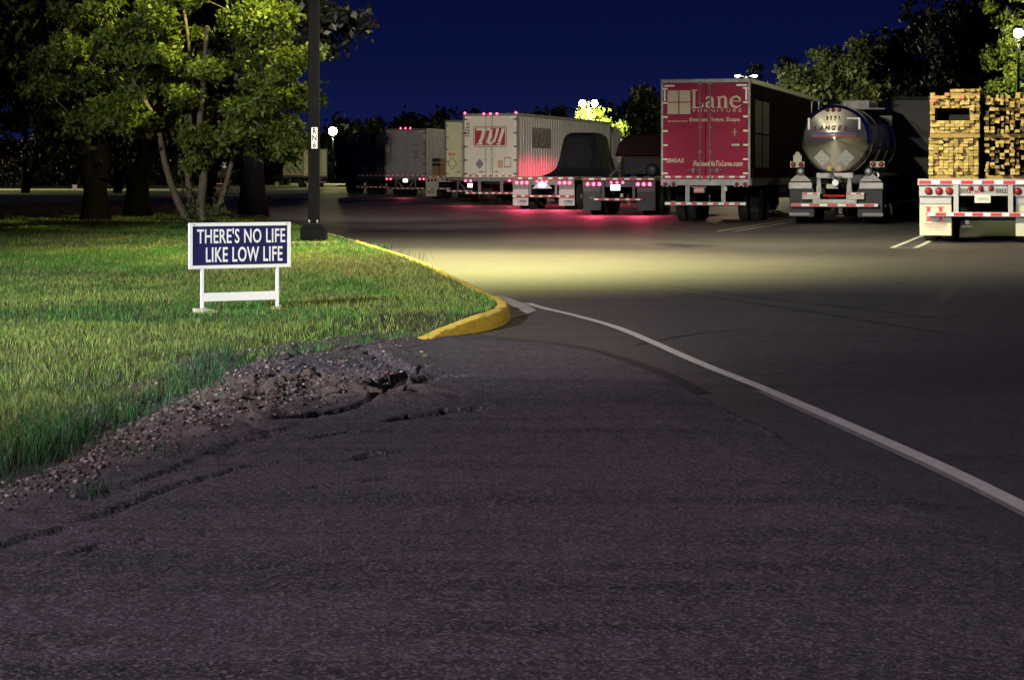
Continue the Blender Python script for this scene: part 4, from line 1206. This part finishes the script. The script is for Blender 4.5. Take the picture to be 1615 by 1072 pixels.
# ---- tanker ----
ST = 57.
def tanker():
    x, d = (1316.5-807.5)/ST, F/ST
    t = thing('tank_trailer', 'polished steel tank trailer with conical rear end and red lettering', 'trailer', (x, d, 0), -THETA)
    tz = lambda y: 1.38-(y-275)/ST
    tx = lambda px: (px-1316.5)/ST/math.cos(THETA)
    R_, zc, L = .955, tz(220), 12.8
    tankm = M('polished_steel', (.70, .64, .54), .2, metal=1)
    m = MB(); m.lathe([(R_, 0), (R_, L), (R_*.8, L+.22), (.05, L+.35)], 'y', (0, .32, zc), 56)
    # rolled end ring
    m.build('tank_shell', tankm, t, smooth=True)
    m = MB(); m.lathe([(.005, .0), (.02, .15*.02/(R_*.93)), (R_*.91, .15*.91/.93), (R_*.93, .152), (R_*.99, .20), (R_+.004, .27), (R_+.004, .42)], 'y', (0, 0, zc), 56)
    m.build('end_cone', M('cone_steel', (.74, .70, .62), .17, metal=1), t, smooth=True)
    for yy in (.5, 3.0, 5.5, 8.0, 10.5):
        MB().lathe([(R_+.002, 0), (R_+.03, .01), (R_+.03, .06), (R_+.002, .07)], 'y', (0, 0, 0), 48).build('band', tankm, t, smooth=True, loc=(0, yy+.2, zc))
    # things on the cone: a small helper gives the cone surface y at radius
    cy = lambda x_, z_: .15*min(1, math.hypot(x_, z_-zc)/(R_*.93))-.012
    def on_cone(px, py): 
        X_, Z_ = tx(px), tz(py); return (X_, cy(X_, Z_), Z_)
    tilt = math.atan2(.15, R_*.93)
    for pxx in (1304.5, 1313.5, 1322.5): round_light(t, tx(pxx), cy(tx(pxx), tz(173))-.0, tz(173.3), .045, False, name='marker_light')
    ink = M('tank_ink', (.16, .03, .04), .5)
    for i, ch in enumerate('3571'):
        p = on_cone(1304.5+i*6.1, 186.5); text('lettering', ch, black_metal, t, (p[0], p[1]-.02, p[2]), .15, bold=.003, rot=(PI/2+tilt*.8, 0, 0), sx=.8)
    for i, ch in enumerate('LANGER'):
        p = on_cone(1286+i*9.2, 202); text('lettering', ch, ink, t, (p[0], p[1]-.03, p[2]), .16, bold=.007, shear=.25, rot=(PI/2+tilt*.5, 0, -tilt*(.9 if i < 3 else -.9)))
    for dz_, mat in ((210.5, M('tank_blue', (.05, .06, .25), .4)), (214.5, M('tank_red', (.35, .05, .08), .4))):
        m = MB(); n = 12
        for i in range(n):
            x0 = tx(1281+i*66/n); x1 = tx(1281+(i+1)*66/n); z = tz(dz_)
            m.add([(x0, cy(x0, z)-.004, z-.028), (x1, cy(x1, z)-.004, z-.028), (x1, cy(x1, z)-.004, z+.028), (x0, cy(x0, z)-.004, z+.028)], [(0, 1, 2, 3)])
        m.build('stripe', mat, t)
    for sx, a, b in ((-1, 1276.5, 1276.5), (1, 1353, 1343)):
        z = tz(195); X_ = tx(a)
        box('corner_reflector', tape_white, t, (X_, cy(X_, z)-.01, z), (.055, .01, .32), rot=(0, 0, 0))
        if sx > 0: box('corner_reflector', tape_white, t, (tx(b), cy(tx(b), tz(186.5))-.01, tz(186.8)), (.34, .01, .05), rot=(0, 0, .2))
    for px_c, py_c in ((1297, 249), (1333, 249)):
        X_, Z_ = tx(px_c), tz(py_c)
        m = MB(); m.prism([(0, .235), (.235, 0), (0, -.235), (-.235, 0)], -.008, 0, 0)
        pl = m.build('placard', M('placard_steel', (.5, .5, .5), .35, metal=.7), t, loc=(X_, cy(X_, Z_)-.03, Z_)); pl.rotation_euler = (tilt*.9, 0, -tilt*(1 if X_ < 0 else -1)*.5)
        m = MB(); m.box((0, -.012, .0), (.26, .006, .02)); m.box((0, -.012, -.09), (.18, .006, .02)); m.build('placard_rail', steel, pl)
    for xx, mm in ((1308, M('label_yellow', (.6, .5, .12), .5)), (1322, M('label_cream', (.6, .42, .32), .5))):
        X_, Z_ = tx(xx), tz(265); box('label_plate', mm, t, (X_, cy(X_, Z_)-.02, Z_), (.11, .008, .16), rot=(tilt, 0, 0), bevel=.01)
    # lamp clusters at the sides
    for sx, cx_ in ((-1, 1259), (1, 1380)):
        X_ = tx(cx_)
        bx = box('light_box', flap_white, t, (X_, .12, tz(259.5)), (.40, .07, .17), bevel=.015)
        for q in (-.11, .11): round_light(t, X_+q, .08, tz(259.5), .058, False)
        m = MB(); m.lathe([(.02, -.14), (.10, -.10), (.125, 0), (.10, .10)], 'y', n=18); m.build('canister_end', steel, t, smooth=True, loc=(tx(1264 if sx < 0 else 1367), .15, tz(271.5)))
        m = MB(); m.prism([(-.30, -.05), (.30, -.05), (.12, .10), (.05, .16), (-.05, .16), (-.2, .06)], 0, .14); m.build('hose_bracket', galv, t, loc=(tx(1264 if sx < 0 else 1370), .1, tz(283)))
        box('tool_box', alu, t, (tx(1264 if sx < 0 else 1371), .18, tz(293)), (.66, .3, .19), bevel=.02)
        box('mud_flap', flap_black, t, (tx(1266 if sx < 0 else 1369), .10, tz(320)), (.68, .014, .78), bevel=.01)
        box('flap_strip', frame_grey, t, (tx(1262 if sx < 0 else 1373), .085, tz(338)), (.56, .012, .08))
    m = MB(); m.box((0, 0, 0), (.24, .06, .20)); m.lathe([(.07, -.03), (.07, .03)], 'y', (0, 0, .12), 12); m.build('bracket_plate', flap_white, t, loc=(tx(1259), .15, tz(250)), bevel=.01)
    # rear frame
    box('rear_sill', alu, t, (0, .08, tz(277)), (1.02, .18, .15), bevel=.015)
    for sx in (-1, 1):
        m = MB(); m.prism([(-.10, -.26), (.06, -.26), (.02, .26), (-.06*1, .26)], -.05, .05); m.build('frame_leg', galv, t, loc=(sx*.42, .05, tz(291)), bevel=.006)
        box('step_panel', alu, t, (tx(1281 if sx < 0 else 1347.5), -.03, tz(309)), (.50, .06, .20), bevel=.01)
        tape(t, tx(1268 if sx < 0 else 1334), tx(1294 if sx < 0 else 1361), -.064, tz(305.5), .04, .15, .13)
    m = MB(); m.tube([(-.1, -.05, .1), (-.03, -.12, 0), (.03, -.16, -.14)], .05, 10); m.tube([(-.2, -.02, .02), (.2, -.05, .0)], .022, 8); m.lathe([(.09, -.02), (.09, .02)], 'y', (.04, -.18, -.16), 14); m.tube([(.1, -.03, -.02), (.14, -.1, -.1)], .03, 8)
    m.build('drain_valve', steel, t, smooth=True, loc=(0, 0, tz(279)))
    p = box('licence_plate', plate_mat, t, (tx(1313), -.02, tz(294)), (.32, .01, .14), rot=(-.5, 0, 0))
    box('lower_beam', alu, t, (0, -.0, tz(317.5)), (1.22, .1, .11), bevel=.01)
    m = MB(); m.tube([(tx(1300), -.05, tz(309)), (tx(1332), -.05, tz(309))], .03, 8); m.build('rail_tube', tape_red, t)
    gx = 1.20; box('underride_guard', alu, t, (0, -.06, tz(323.5)), (gx*2, .09, .10), bevel=.01)
    tape(t, -gx+.01, gx-.01, -.112, tz(323.5), .07, .22, .28)
    # top gear
    box('spill_box', galv, t, (.15, 5.5, zc+R_+.12), (.8, 2.6, .32), bevel=.03)
    m = MB(); m.box((.35, 6.2, zc+R_-.02), (1.5, 6.5, .04)); m.build('catwalk', frame_grey, t)
    m = MB()
    for q in (-.7, -.5): m.tube([(q, .5, zc+R_*.9-.1), (q, .5, zc+R_+.1), (q, 1.0, zc+R_+.14)], .014, 5)
    m.build('hand_rail', steel, t)
    # side hose tube, hoses, tape
    for sx in (1,):
        m = MB(); m.tube([(sx*1.05, .6, 1.35), (sx*1.05, 7.0, 1.35)], .11, 12); m.build('hose_tube', tankm, t, smooth=True)
        tt = MB(); yy = .8
        while yy < 9:
            tt.box((R_+.012, yy+.15, zc-.22), (.012, .3, .07), 0); tt.box((R_+.012, yy+.45, zc-.22), (.012, .28, .05), 1); yy += .6
        tt.build('side_tape', [tape_red, M('tape_yellow', (.35, .4, .08), .4)], t)
        tt = MB(); tt.box((1.16, 2.2, .95), (.02, 2.6, .08)); tt.build('side_tape', tape_red, t)
        m = MB(); m.box((1.02, 1.9, 1.08), (.5, 3.2, .03)); m.build('fender', frame_grey, t)
    chassis_and_wheels(t, (1.3, 2.6), z0=.75, z1=1.12, length=12, rim=chrome, wx=.95)
    landing_gear(t, 9.6, 1.1)
    return t
TK = tanker()
tractor('black tractor unit with upright stacks hitched ahead of the tank trailer', TK, 13.0, (.015, .015, .018))
dt = van_trailer('black unlit box trailer standing between the tank trailer and the lumber flatbed', 0, 50, THETA, M('near_black', (.012, .012, .015), .5), M('near_black_door', (.014, .013, .016), .5), chassis_black, at=(13.4, 64.5), H=3.85, posts=False, tapes=False, L=13)[0]

# ---- lumber ----
wood = [M('pine_end%d' % i, c, .8, noise=.35, nscale=14) for i, c in enumerate([(.46, .33, .11), (.38, .27, .085), (.52, .39, .14), (.31, .21, .065)])]
wood_pink = M('end_paint', (.55, .16, .10), .7)
def board_mesh(i, w, h, L, r):
    m = MB(); m.box((0, L/2, 0), (w, L, h)); me_o = m.build('board', wood[i % 4])
    me = me_o.data; bpy.data.objects.remove(me_o); return me
def lumber():
    r = random.Random(21)
    Rz = Matrix.Rotation(-THETA, 4, 'Z')
    bw, bh = .098, .0625
    def bundle(label, x0, z0, cols, rows, y0, void=None, miss=0, topextra=0, jit=.012, gap=0, tilt=False, grp='bundles of lumber on the flatbed'):
        loc = Vector(RF.location)+Rz@Vector((x0, y0, z0))
        t = thing('lumber_bundle', label, 'lumber bundle', loc, -THETA, grp)
        meshes = [board_mesh(i, bw-.006, bh-.005, 4.9, r) for i in range(8)]
        mw = [board_mesh(i, bw*.6, bh*1.35, 4.9, r) for i in range(4)]
        for c in range(cols):
            top = rows+(r.choice([0, 0, 0, 1]) if topextra else 0)
            for k in range(top):
                if void and void[0] <= c < void[1] and void[2] <= k < void[3]: continue
                if r.random() < miss: continue
                o = bpy.data.objects.new('board', (meshes+mw)[r.randrange(12 if miss else 8)]); C.objects.link(o); o.parent = t
                o.location = ((c+.5)*bw+r.gauss(0, .004)+(gap if k > 6 else 0), r.uniform(-jit*4, jit*4)+(r.uniform(0, .18) if r.random() < .05 else 0), (k+.5)*bh+.01)
                o.rotation_euler = (0, r.gauss(0, .03), 0)
        for yy in (.0, 2.4, 4.6): box('bearer', wood[3], t, (cols*bw/2, yy+.06, -.045), (cols*bw, .09, .085))
        sl = MB()
        for yy in (.8, 4.0):
            H_ = rows*bh+.03
            sl.box((-.012, yy, H_/2), (.004, .03, H_)); sl.box((cols*bw+.012, yy, H_/2), (.004, .03, H_)); 
        sl.build('steel_strap', chassis_black, t)
        return t
    x0 = fx(1468.5)
    bundle('tight square-ended yellow lumber bundle on the flatbed deck at the left', x0, 1.36, 10, 12, .12)
    b = bundle('upper left lumber bundle with a dark hollow in the middle of its end', x0+.03, 2.20, 10, 12, .05, void=(1, 8, 4, 8), topextra=1)
    for (c, k) in ((0, 10), (3, 12), (6, 11), (1, 11)):
        o = MB().box((0, 0, 0), (.09, .01, .06)).build('end_paint', wood_pink, b, loc=((c+.5)*bw, -.07, (k+.5)*bh))
    bundle('ragged lower right lumber bundle with many gaps between short boards', x0+1.10, 1.36, 12, 12, .25, miss=.36, jit=.05)
    bundle('ragged upper right lumber bundle, its uneven top showing against dark trees', x0+1.10, 2.20, 12, 12, .2, miss=.25, jit=.05, topextra=1)
    bundle('loose top lumber layer lying across the upper left bundle', x0+.42, 3.02, 6, 1, .1, topextra=1)
lumber()
# pallets on FB4
def pallets():
    Rz = Matrix.Rotation(-THETA, 4, 'Z')
    loc = Vector(FB4.location)+Rz@Vector((-.1, 1.2, 1.28))
    t = thing('pallet_load', 'dark stacked load with orange ends on the distant white-railed flatbed', 'pallet load', loc, -THETA)
    r = random.Random(2)
    for k in range(4):
        for c in range(5):
            box('crate', [chassis_black, M('orange_end', (.35, .13, .03), .7), wood[3]][1 if c in (1,) else (0 if r.random() < .75 else 2)], t, (-.95+c*.46, 1.5, .14+k*.25), (.40, 3, .21), bevel=.01)
pallets()

# ------------------------------------------------------------------ sign
def sign():
    x, y = -2.50, 18.65
    t = thing('lawn_sign', 'blue sign with white lettering and frame standing on two white legs in the lawn', 'sign', (x, y, .125), math.radians(28))
    zt, zbm = .813, .395; w = .985
    h = zt-zbm; zc = (zt+zbm)/2
    b = box('board', sign_blue, t, (0, 0, zc), (w-.05, .018, h-.05))
    m = MB()
    m.box((0, -.002, zt-.0155), (w, .032, .031)); m.box((0, -.002, zbm+.0155), (w, .032, .031))
    for sx in (-1, 1): m.box((sx*(w/2-.0155), -.002, zc), (.031, .032, h-.062))
    m.build('frame', white_paint, t)
    text('lettering', "THERE'S NO LIFE", white_paint, t, (.012, -.011, zc+.078), .182, bold=.002, width=.855, space=1.06)
    text('lettering', "LIKE LOW LIFE", white_paint, t, (.038, -.011, zc-.090), .190, bold=.0025, width=.745, space=1.06)
    for sx in (-1, 1):
        m = MB(); m.box((sx*.365, .0, .195), (.028, .028, .41)); m.build('leg', white_paint, t, bevel=.003)
        m = MB(); m.box((sx*.365+.012, .02, -.02), (.045, .025, .10)); m.box((sx*.365+.03, .03, .0), (.03, .02, .09), rot=(0, .3, 0)); m.build('foot_stake', white_paint, t, bevel=.003)
    box('cross_rail', white_paint, t, (0, .0, .135), (.700, .026, .078), bevel=.003)
    box('foot_pad', M('pad', (.62, .52, .42), .8), t, (-.385, -.13, .01), (.15, .20, .05), rot=(.05, .05, .2), bevel=.006)
    box('foot_pad', chassis_black, t, (-.39, .08, .02), (.18, .10, .02), rot=(0, 0, .1))
    box('foot_pad', wood[0], t, (.385, -.04, .0), (.14, .13, .035), rot=(.05, .2, .4), bevel=.006)
    for k, xx in enumerate((-.3, .3)): MB().lathe([(.006, 0), (.006, -.004)], 'y', n=8).build('screw', steel, t, loc=(xx*1.5, -.019, zt-.015))
sign()
# ------------------------------------------------------------------ trees
leaf_mat = tone_mat('leaves', .5, .3, .4)
leaf_dark = leaf_mat
def leaf_quads(P, N_, size, colr, r, up=.4):
    n = len(P)
    d = r.normal(size=(n, 3)); d[:, 2] -= .5; d /= np.linalg.norm(d, axis=1)[:, None]
    q = r.normal(size=(n, 3)); q[:, 2] *= .6
    u = np.cross(d, q); u /= np.linalg.norm(u, axis=1)[:, None]+1e-9
    s = size*(.6+.8*r.random(n))[:, None]
    V = np.empty((n, 4, 3))
    V[:, 0] = P-d*s*.55; V[:, 1] = P+u*s*.28; V[:, 2] = P+d*s*.6; V[:, 3] = P-u*s*.28
    b = (np.arange(n)*4)[:, None]
    Fc = b+[0, 1, 2, 3]
    return V.reshape(-1, 3), Fc, np.repeat(np.concatenate([colr, np.ones((n, 1))], 1), 4, axis=0)

def tree(label, x, y, trunk_pts, clumps, leaf, nleaf, col, seed, cat='tree', group=None, zb=0, limb_r=.12, spray=.5, gaps=.35, name='tree', thick=None, flat=.6, bk=None):
    """clumps: list of (cx, cy, cz, radius) in local metres; limbs grow to them from the trunks"""
    r = np.random.default_rng(seed)
    t = thing(name, label, cat, (x, y, zb), 0, group)
    m = MB(); nodes = []
    for pts, rr in trunk_pts:
        pts = smooth_path(pts, 4)
        n = len(pts)
        rad = [rr*(1-.62*i/(n-1))*(1+.45*max(0, 1-i/2.5)) for i in range(n)]
        m.tube(pts, rad, 10, 0)
        nodes += [(Vector(p), q) for p, q in zip(pts, rad)]
    m.build('trunk', bk or bark_shaded, t, smooth=True)
    m = MB(); order = sorted(clumps, key=lambda c: (Vector(c[:3])-nodes[-1][0]).length)
    for (cx, cy, cz, cr_) in order:
        c = Vector((cx, cy, cz))
        best = min(nodes, key=lambda q: (q[0]-c).length+(1.5*max(0, q[0].z-c.z)))
        a, ra = best
        r0 = min(ra*.75, limb_r); k = max(3, int((c-a).length/.35))
        mid = [a.lerp(c, i/k)+Vector((r.normal()*.05, r.normal()*.05, .12*math.sin(i/k*PI)*(c-a).length*.5)) for i in range(k+1)]
        mid[0] = a
        rs = [max(.008, r0*(1-.8*i/k)) for i in range(k+1)]
        m.tube(mid, rs, 5)
        nodes += [(p, q) for p, q in zip(mid[1:], rs[1:])]
    m.build('limb', bk or bark_shaded, t, smooth=True)['kind'] = 'stuff'
    P = []; G = []
    per = max(20, int(nleaf/len(clumps)))
    for (cx, cy, cz, cr_) in clumps:
        ns = max(5, int(per/18)); g = .75+.5*r.random()
        for s in range(ns):
            d = r.normal(size=3); d[2] = abs(d[2])*.5-.15; d /= np.linalg.norm(d)
            st = np.array([cx, cy, cz])+r.normal(size=3)*cr_*np.array([.35, .35, .35*flat])
            tt = r.random(18)[:, None]
            L = cr_*(.6+.6*r.random())
            pts = st+d*L*tt+np.array([0, 0, -.35])*L*tt**2+r.normal(size=(18, 3))*leaf*.55
            P.append(pts); G.append(np.full(18, g*(.8+.4*r.random())))
    P = np.concatenate(P); G = np.concatenate(G)
    c = np.array(col)[None, :]*(G*(.7+.6*r.random(len(P))))[:, None]
    c[:, 0] *= 1+.5*(r.random(len(P))-.3)
    V, Fc, Cc = leaf_quads(P, None, leaf, c, r)
    o = np_mesh('crown', V, Fc, leaf_mat, t, Cc); 
    return t

def ell_clumps(n, c, rad, seed, shell=.45, rc=(.5, .9), zmin=None):
    r = np.random.default_rng(seed); out = []
    while len(out) < n:
        p = r.uniform(-1, 1, 3); L = np.linalg.norm(p)
        if L > 1 or L < shell: continue
        p *= (1+.12*r.normal())
        q = [c[i]+p[i]*rad[i] for i in range(3)]
        if zmin is not None and q[2] < zmin: continue
        out.append((*q, r.uniform(*rc)))
    return out

# near lit tree: surveyed clumps of its crown (px offsets turned to metres once, at the trunk's own distance)
TX, TY = -6.95, 45.5
sT = F/TY
def loc_px(px, py, dy=0): return ((px-807.5)/sT-TX, dy, CH-(py-HY)/sT-.12)
NC = []
r_ = random.Random(5)
lobes = [(430, 95, 70, 60), (455, 70, 45, 45), (380, 40, 70, 50), (300, 60, 80, 60), (210, 45, 80, 50), (150, 60, 50, 50), (300, 10, 150, 30), (420, 15, 70, 30),
         (350, 130, 90, 50), (260, 150, 80, 45), (190, 160, 60, 40), (150, 185, 35, 25), (400, 175, 75, 45), (450, 150, 40, 40), (330, 195, 55, 30), (420, 225, 55, 35), (455, 215, 35, 35),
         (105, 125, 35, 45), (85, 115, 25, 30), (220, 195, 50, 28), (380, 235, 35, 25), (120, 90, 50, 45), (240, 95, 60, 40), (300, 105, 60, 40)]
for (cx_, cy_, rx, ry) in lobes:
    for k in range(max(3, int(rx*ry/640))):
        a = r_.uniform(0, 6.28); q = math.sqrt(r_.random())
        dep = r_.uniform(-1, 1)*2.0*math.sqrt(max(.05, 1-((cx_-290)/260)**2))
        NC.append((*loc_px(cx_+rx*q*math.cos(a), cy_+ry*q*math.sin(a), dep), r_.uniform(.22, .42)))
for (cx_, cy_) in ((316, 240), (308, 258), (330, 225), (312, 225), (300, 215)):
    NC.append((*loc_px(cx_, cy_, -.2), .22))
near_trunks = [([(0, 0, -.15), (-.02, 0, .6), (.03, 0, 1.3), (-.08, .05, 2.1), (.0, .1, 3.2), (.1, .1, 4.6)], .12),
               ([(-.15, .1, -.1), (-.55, .15, .6), (-.85, .1, 1.5), (-1.05, .15, 2.4), (-1.6, .2, 3.4)], .10),
               ([(-.1, .25, -.1), (-.35, .4, .9), (-.4, .5, 2.0), (-.3, .5, 3.4), (-.5, .6, 5.0)], .09),
               ([(.12, .1, -.1), (.3, .15, .4), (.5, .2, 1.0), (.75, .2, 1.9), (1.2, .2, 3.0), (1.6, .1, 4.2)], .075),
               ([(.08, -.1, -.1), (.22, -.1, .3), (.48, -.1, .72), (.6, -.1, 1.2)], .04)]
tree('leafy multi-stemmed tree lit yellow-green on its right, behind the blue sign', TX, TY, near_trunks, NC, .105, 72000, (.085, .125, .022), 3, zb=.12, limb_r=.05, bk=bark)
# leafy shoots at its foot
r = np.random.default_rng(8)
P = []
for k in range(46):
    a = r.uniform(0, 6.28); d = .12+.4*r.random(); h = .2+.9*r.random()
    b = np.array([TX+math.cos(a)*d*.4, TY-.1+math.sin(a)*d*.4, .12]); e = b+np.array([math.cos(a)*d*1.1, math.sin(a)*d, h])
    tt = np.linspace(.2, 1, 14)[:, None]
    P.append(b+(e-b)*tt+r.normal(size=(14, 3))*.03)
P = np.concatenate(P)
V, Fc, Cc = leaf_quads(P, None, .075, np.array([.05, .075, .022])*(.5+r.random(len(P)))[:, None], r)
o = np_mesh('shoots', V, Fc, leaf_mat, None, Cc); tag(o, 'short leafy shoots growing round the foot of the lit tree', 'shrub', kind='stuff')

LEAF_SHADED = (.004, .0065, .003)  # near-black leaves: the unlit crowns' shade put into the colour
def big_tree(label, px, gy_d, crown_px, top_px, bot_px, half_px, seed, nl=9000, col=LEAF_SHADED, group=None, leaf=None, shell=.35, nclump=60, trunk_r=.4, dy=3., lean=0):
    D = gy_d; s = F/D
    x = (px-807.5)/s; cx_ = (crown_px-807.5)/s-x
    zt = CH-(top_px-HY)/s; zb = CH-(bot_px-HY)/s; hw_ = half_px/s
    cz = (zt+zb)/2; rz = (zt-zb)/2
    cl = ell_clumps(nclump, (cx_, 0, cz), (hw_, dy, rz), seed, shell, (hw_*.16, hw_*.28))
    return tree(label, x, D, [([(0, 0, -.2), (lean*.3, 0, zb*.5), (cx_*.4, 0, max(zb, 2)), (cx_, 0, cz+rz*.5)], trunk_r), ([(.1, 0, zb*.6), (cx_+hw_*.3, .2, cz), (cx_+hw_*.5, .2, cz+rz*.4)], trunk_r*.5)], cl, leaf or max(.2, 4.2/s), nl, col, seed, group=group, limb_r=trunk_r*.4)

GL = 'dark trees behind the lit tree on the lawn'
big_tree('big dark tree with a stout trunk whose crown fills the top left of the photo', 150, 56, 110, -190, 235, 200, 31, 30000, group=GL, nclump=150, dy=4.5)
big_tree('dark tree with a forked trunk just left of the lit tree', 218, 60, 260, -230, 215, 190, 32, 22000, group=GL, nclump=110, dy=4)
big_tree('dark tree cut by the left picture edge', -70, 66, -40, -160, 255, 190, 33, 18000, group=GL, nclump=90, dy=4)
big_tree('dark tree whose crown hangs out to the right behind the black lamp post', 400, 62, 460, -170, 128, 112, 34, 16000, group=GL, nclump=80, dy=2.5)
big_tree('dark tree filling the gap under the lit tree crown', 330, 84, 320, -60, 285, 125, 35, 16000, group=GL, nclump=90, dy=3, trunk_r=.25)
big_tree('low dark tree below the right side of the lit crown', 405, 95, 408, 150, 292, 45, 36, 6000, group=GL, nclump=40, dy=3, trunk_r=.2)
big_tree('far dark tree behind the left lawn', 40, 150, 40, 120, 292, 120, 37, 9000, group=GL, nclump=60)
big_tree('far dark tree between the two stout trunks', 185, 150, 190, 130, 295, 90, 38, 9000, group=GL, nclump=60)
FG = 'far dark trees on the skyline'
fars = [(530, 340, 195, 45, 'far tree behind the star-like lamp'), (590, 330, 186, 40, 'far tree above the dark trailers'), (640, 350, 180, 45, 'far tree over the grey trailer roof'), (690, 340, 183, 40, 'far tree over the distant flatbed'),
        (740, 350, 184, 40, 'far tree just left above the logo trailer'), (800, 350, 181, 36, 'far tree mostly behind the logo trailer'), (850, 340, 176, 26, 'far tree showing above the middle of the logo trailer roof'), (882, 330, 164, 24, 'pointed far tree left of the twin lamps'),
        (985, 300, 150, 34, 'far tree right of the twin lamps'), (1020, 270, 132, 34, 'far tree touching the left edge of the maroon trailer')]
for i, (a, w_, tp) in enumerate([(-40, 90, 225), (75, 80, 232), (140, 75, 222), (235, 80, 226), (300, 70, 220), (385, 60, 215), (430, 50, 222)]):
    big_tree(['low far dark tree at the left picture edge', 'low far dark tree left of the small pale sign', 'low far dark tree right of the small pale sign', 'low far dark tree left of the orange window', 'low far dark tree right of the orange window', 'low far dark tree left of the far white trailer', 'low far dark tree touching the far white trailer'][i],
             a, 235+7*i, a, tp, 291, w_, 140+i, 5500, group='low dark trees beyond the left lawn', nclump=46, dy=4, leaf=.75, trunk_r=.2)
for i, (a, D, top, hw_, lb) in enumerate(fars):
    big_tree(lb, a, D, a, top, 282, hw_*1.25, 60+i, 2600, group=FG, nclump=26, dy=5, leaf=1.0)
big_tree('far dark tree rising behind the maroon trailer roof', 1185, 230, 1185, 98, 270, 62, 80, 5000, group=FG, nclump=36)
LG = (.07, .10, .025)
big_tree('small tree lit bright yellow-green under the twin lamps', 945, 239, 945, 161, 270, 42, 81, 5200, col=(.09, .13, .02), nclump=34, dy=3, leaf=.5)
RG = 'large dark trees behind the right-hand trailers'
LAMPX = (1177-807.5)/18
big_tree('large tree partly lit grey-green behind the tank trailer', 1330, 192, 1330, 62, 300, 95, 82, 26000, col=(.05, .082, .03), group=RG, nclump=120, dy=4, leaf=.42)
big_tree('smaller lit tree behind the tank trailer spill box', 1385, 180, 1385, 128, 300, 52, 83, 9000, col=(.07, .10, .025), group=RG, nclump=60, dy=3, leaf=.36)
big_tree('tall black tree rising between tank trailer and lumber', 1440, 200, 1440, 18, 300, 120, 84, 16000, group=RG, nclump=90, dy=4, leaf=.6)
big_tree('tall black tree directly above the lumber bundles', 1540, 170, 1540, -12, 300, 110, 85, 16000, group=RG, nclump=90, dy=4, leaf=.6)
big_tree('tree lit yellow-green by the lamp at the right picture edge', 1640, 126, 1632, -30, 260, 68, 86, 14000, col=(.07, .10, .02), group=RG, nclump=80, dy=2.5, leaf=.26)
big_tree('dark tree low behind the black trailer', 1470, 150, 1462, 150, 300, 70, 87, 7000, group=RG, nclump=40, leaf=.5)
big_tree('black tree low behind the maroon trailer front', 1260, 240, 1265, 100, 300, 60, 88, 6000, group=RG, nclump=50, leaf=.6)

# ------------------------------------------------------------------ far left odds and ends
def small_sign(label, px, py, D, w, h, mat, zt):
    x = (px-807.5)*D/F; z = CH-(py-HY)*D/F
    t = thing('small_sign', label, 'sign', (x, D, 0))
    MB().tube([(0, .02, 0), (0, .02, z+h/2)], .03, 6).build('post', frame_grey, t)
    box('panel', mat, t, (0, 0, z), (w, .02, h), bevel=.01)
small_sign('small pale sign on a post far across the left lawn', 118, 296, 160, .35, .45, M('pink_white', (.8, .6, .58), .5, emit=(1, .7, .65), es=.12), 1)  # panel emits faintly, light on it put into the material
small_sign('small white sign on a thin post left of the far white trailer', 437, 291, 168, .32, .42, flap_white, 1)
def hut(label, px, D, w, h, depth, mat, windows, roof=None):
    x = (px-807.5)*D/F
    t = thing('building', label, 'building', (x, D, 0))
    box('wall', mat, t, (0, depth/2, h/2), (w, depth, h))
    MB().prism([(-w/2-.4, 0), (w/2+.4, 0), (w/2-.8, 1.3), (-w/2+.8, 1.3)], -.4, depth+.4).build('roof', roof or chassis_black, t, loc=(0, 0, h+.01))
    for (wx_, wz, ww, wh, em) in windows:
        f = box('window', frame_grey, t, (wx_, -.03, wz), (ww+.12, .06, wh+.12))
        box('pane', em, f, (0, -.035, 0), (ww, .01, wh))
win_w = M('window_lit', (.8, .8, .7), .4, emit=(1, .95, .75), es=2.2)
win_b = M('window_blue', (.1, .2, .7), .4, emit=(.08, .2, 1), es=.35)
win_o = M('window_orange', (.9, .5, .2), .4, emit=(1, .5, .2), es=1.2)
hut('low dark building with small lit windows at the far left picture edge', 10, 300, 9, 3.4, 6, dark_skin, [(-.9, 1.6, .5, .5, win_w), (.1, 1.7, .35, .9, win_w), (-3, 2.4, 1.6, 1.6, win_b), (3.2, 1.1, .45, .45, win_w), (1.8, 1.2, .4, .4, win_b)])
hut('dark shed with a blue lit front far across the lawn', 55, 320, 5, 2.8, 4, dark_skin, [(-.6, 1.2, .9, 1.6, win_b), (.9, .4, .35, .35, win_w)])
hut('dark hut with one orange window seen between the trees', 251, 300, 3.5, 2.2, 4, dark_skin, [(0, .55, .85, 1.0, win_o)])
# truck with red tail light seen through the lit tree
t = van_trailer('distant dark trailer with red lamp glimpsed right of the lit tree trunk', 340, 17.5, math.radians(-8), dark_skin, dark_door, chassis_black, rods=(-.3, .3), H=3.3, L=9, tapes=False)[0]
box('decal', M('decal_pale', (.5, .5, .6), .5, emit=(.5, .5, .7), es=.1), t, (.7, -.062, 2.2), (.5, .004, .5))  # decal given a faint glow in place of light falling on it
round_light(t, 1.1, -.1, 1.25, .11, True)
round_light(t, -.35, -.1, .95, .05, True)

bpy.context.view_layer.update()
for o in list(C.objects):
    if o.get('label') and o.get('category') is None and o.get('kind') != 'structure' and o.parent is None: o['category'] = 'thing'
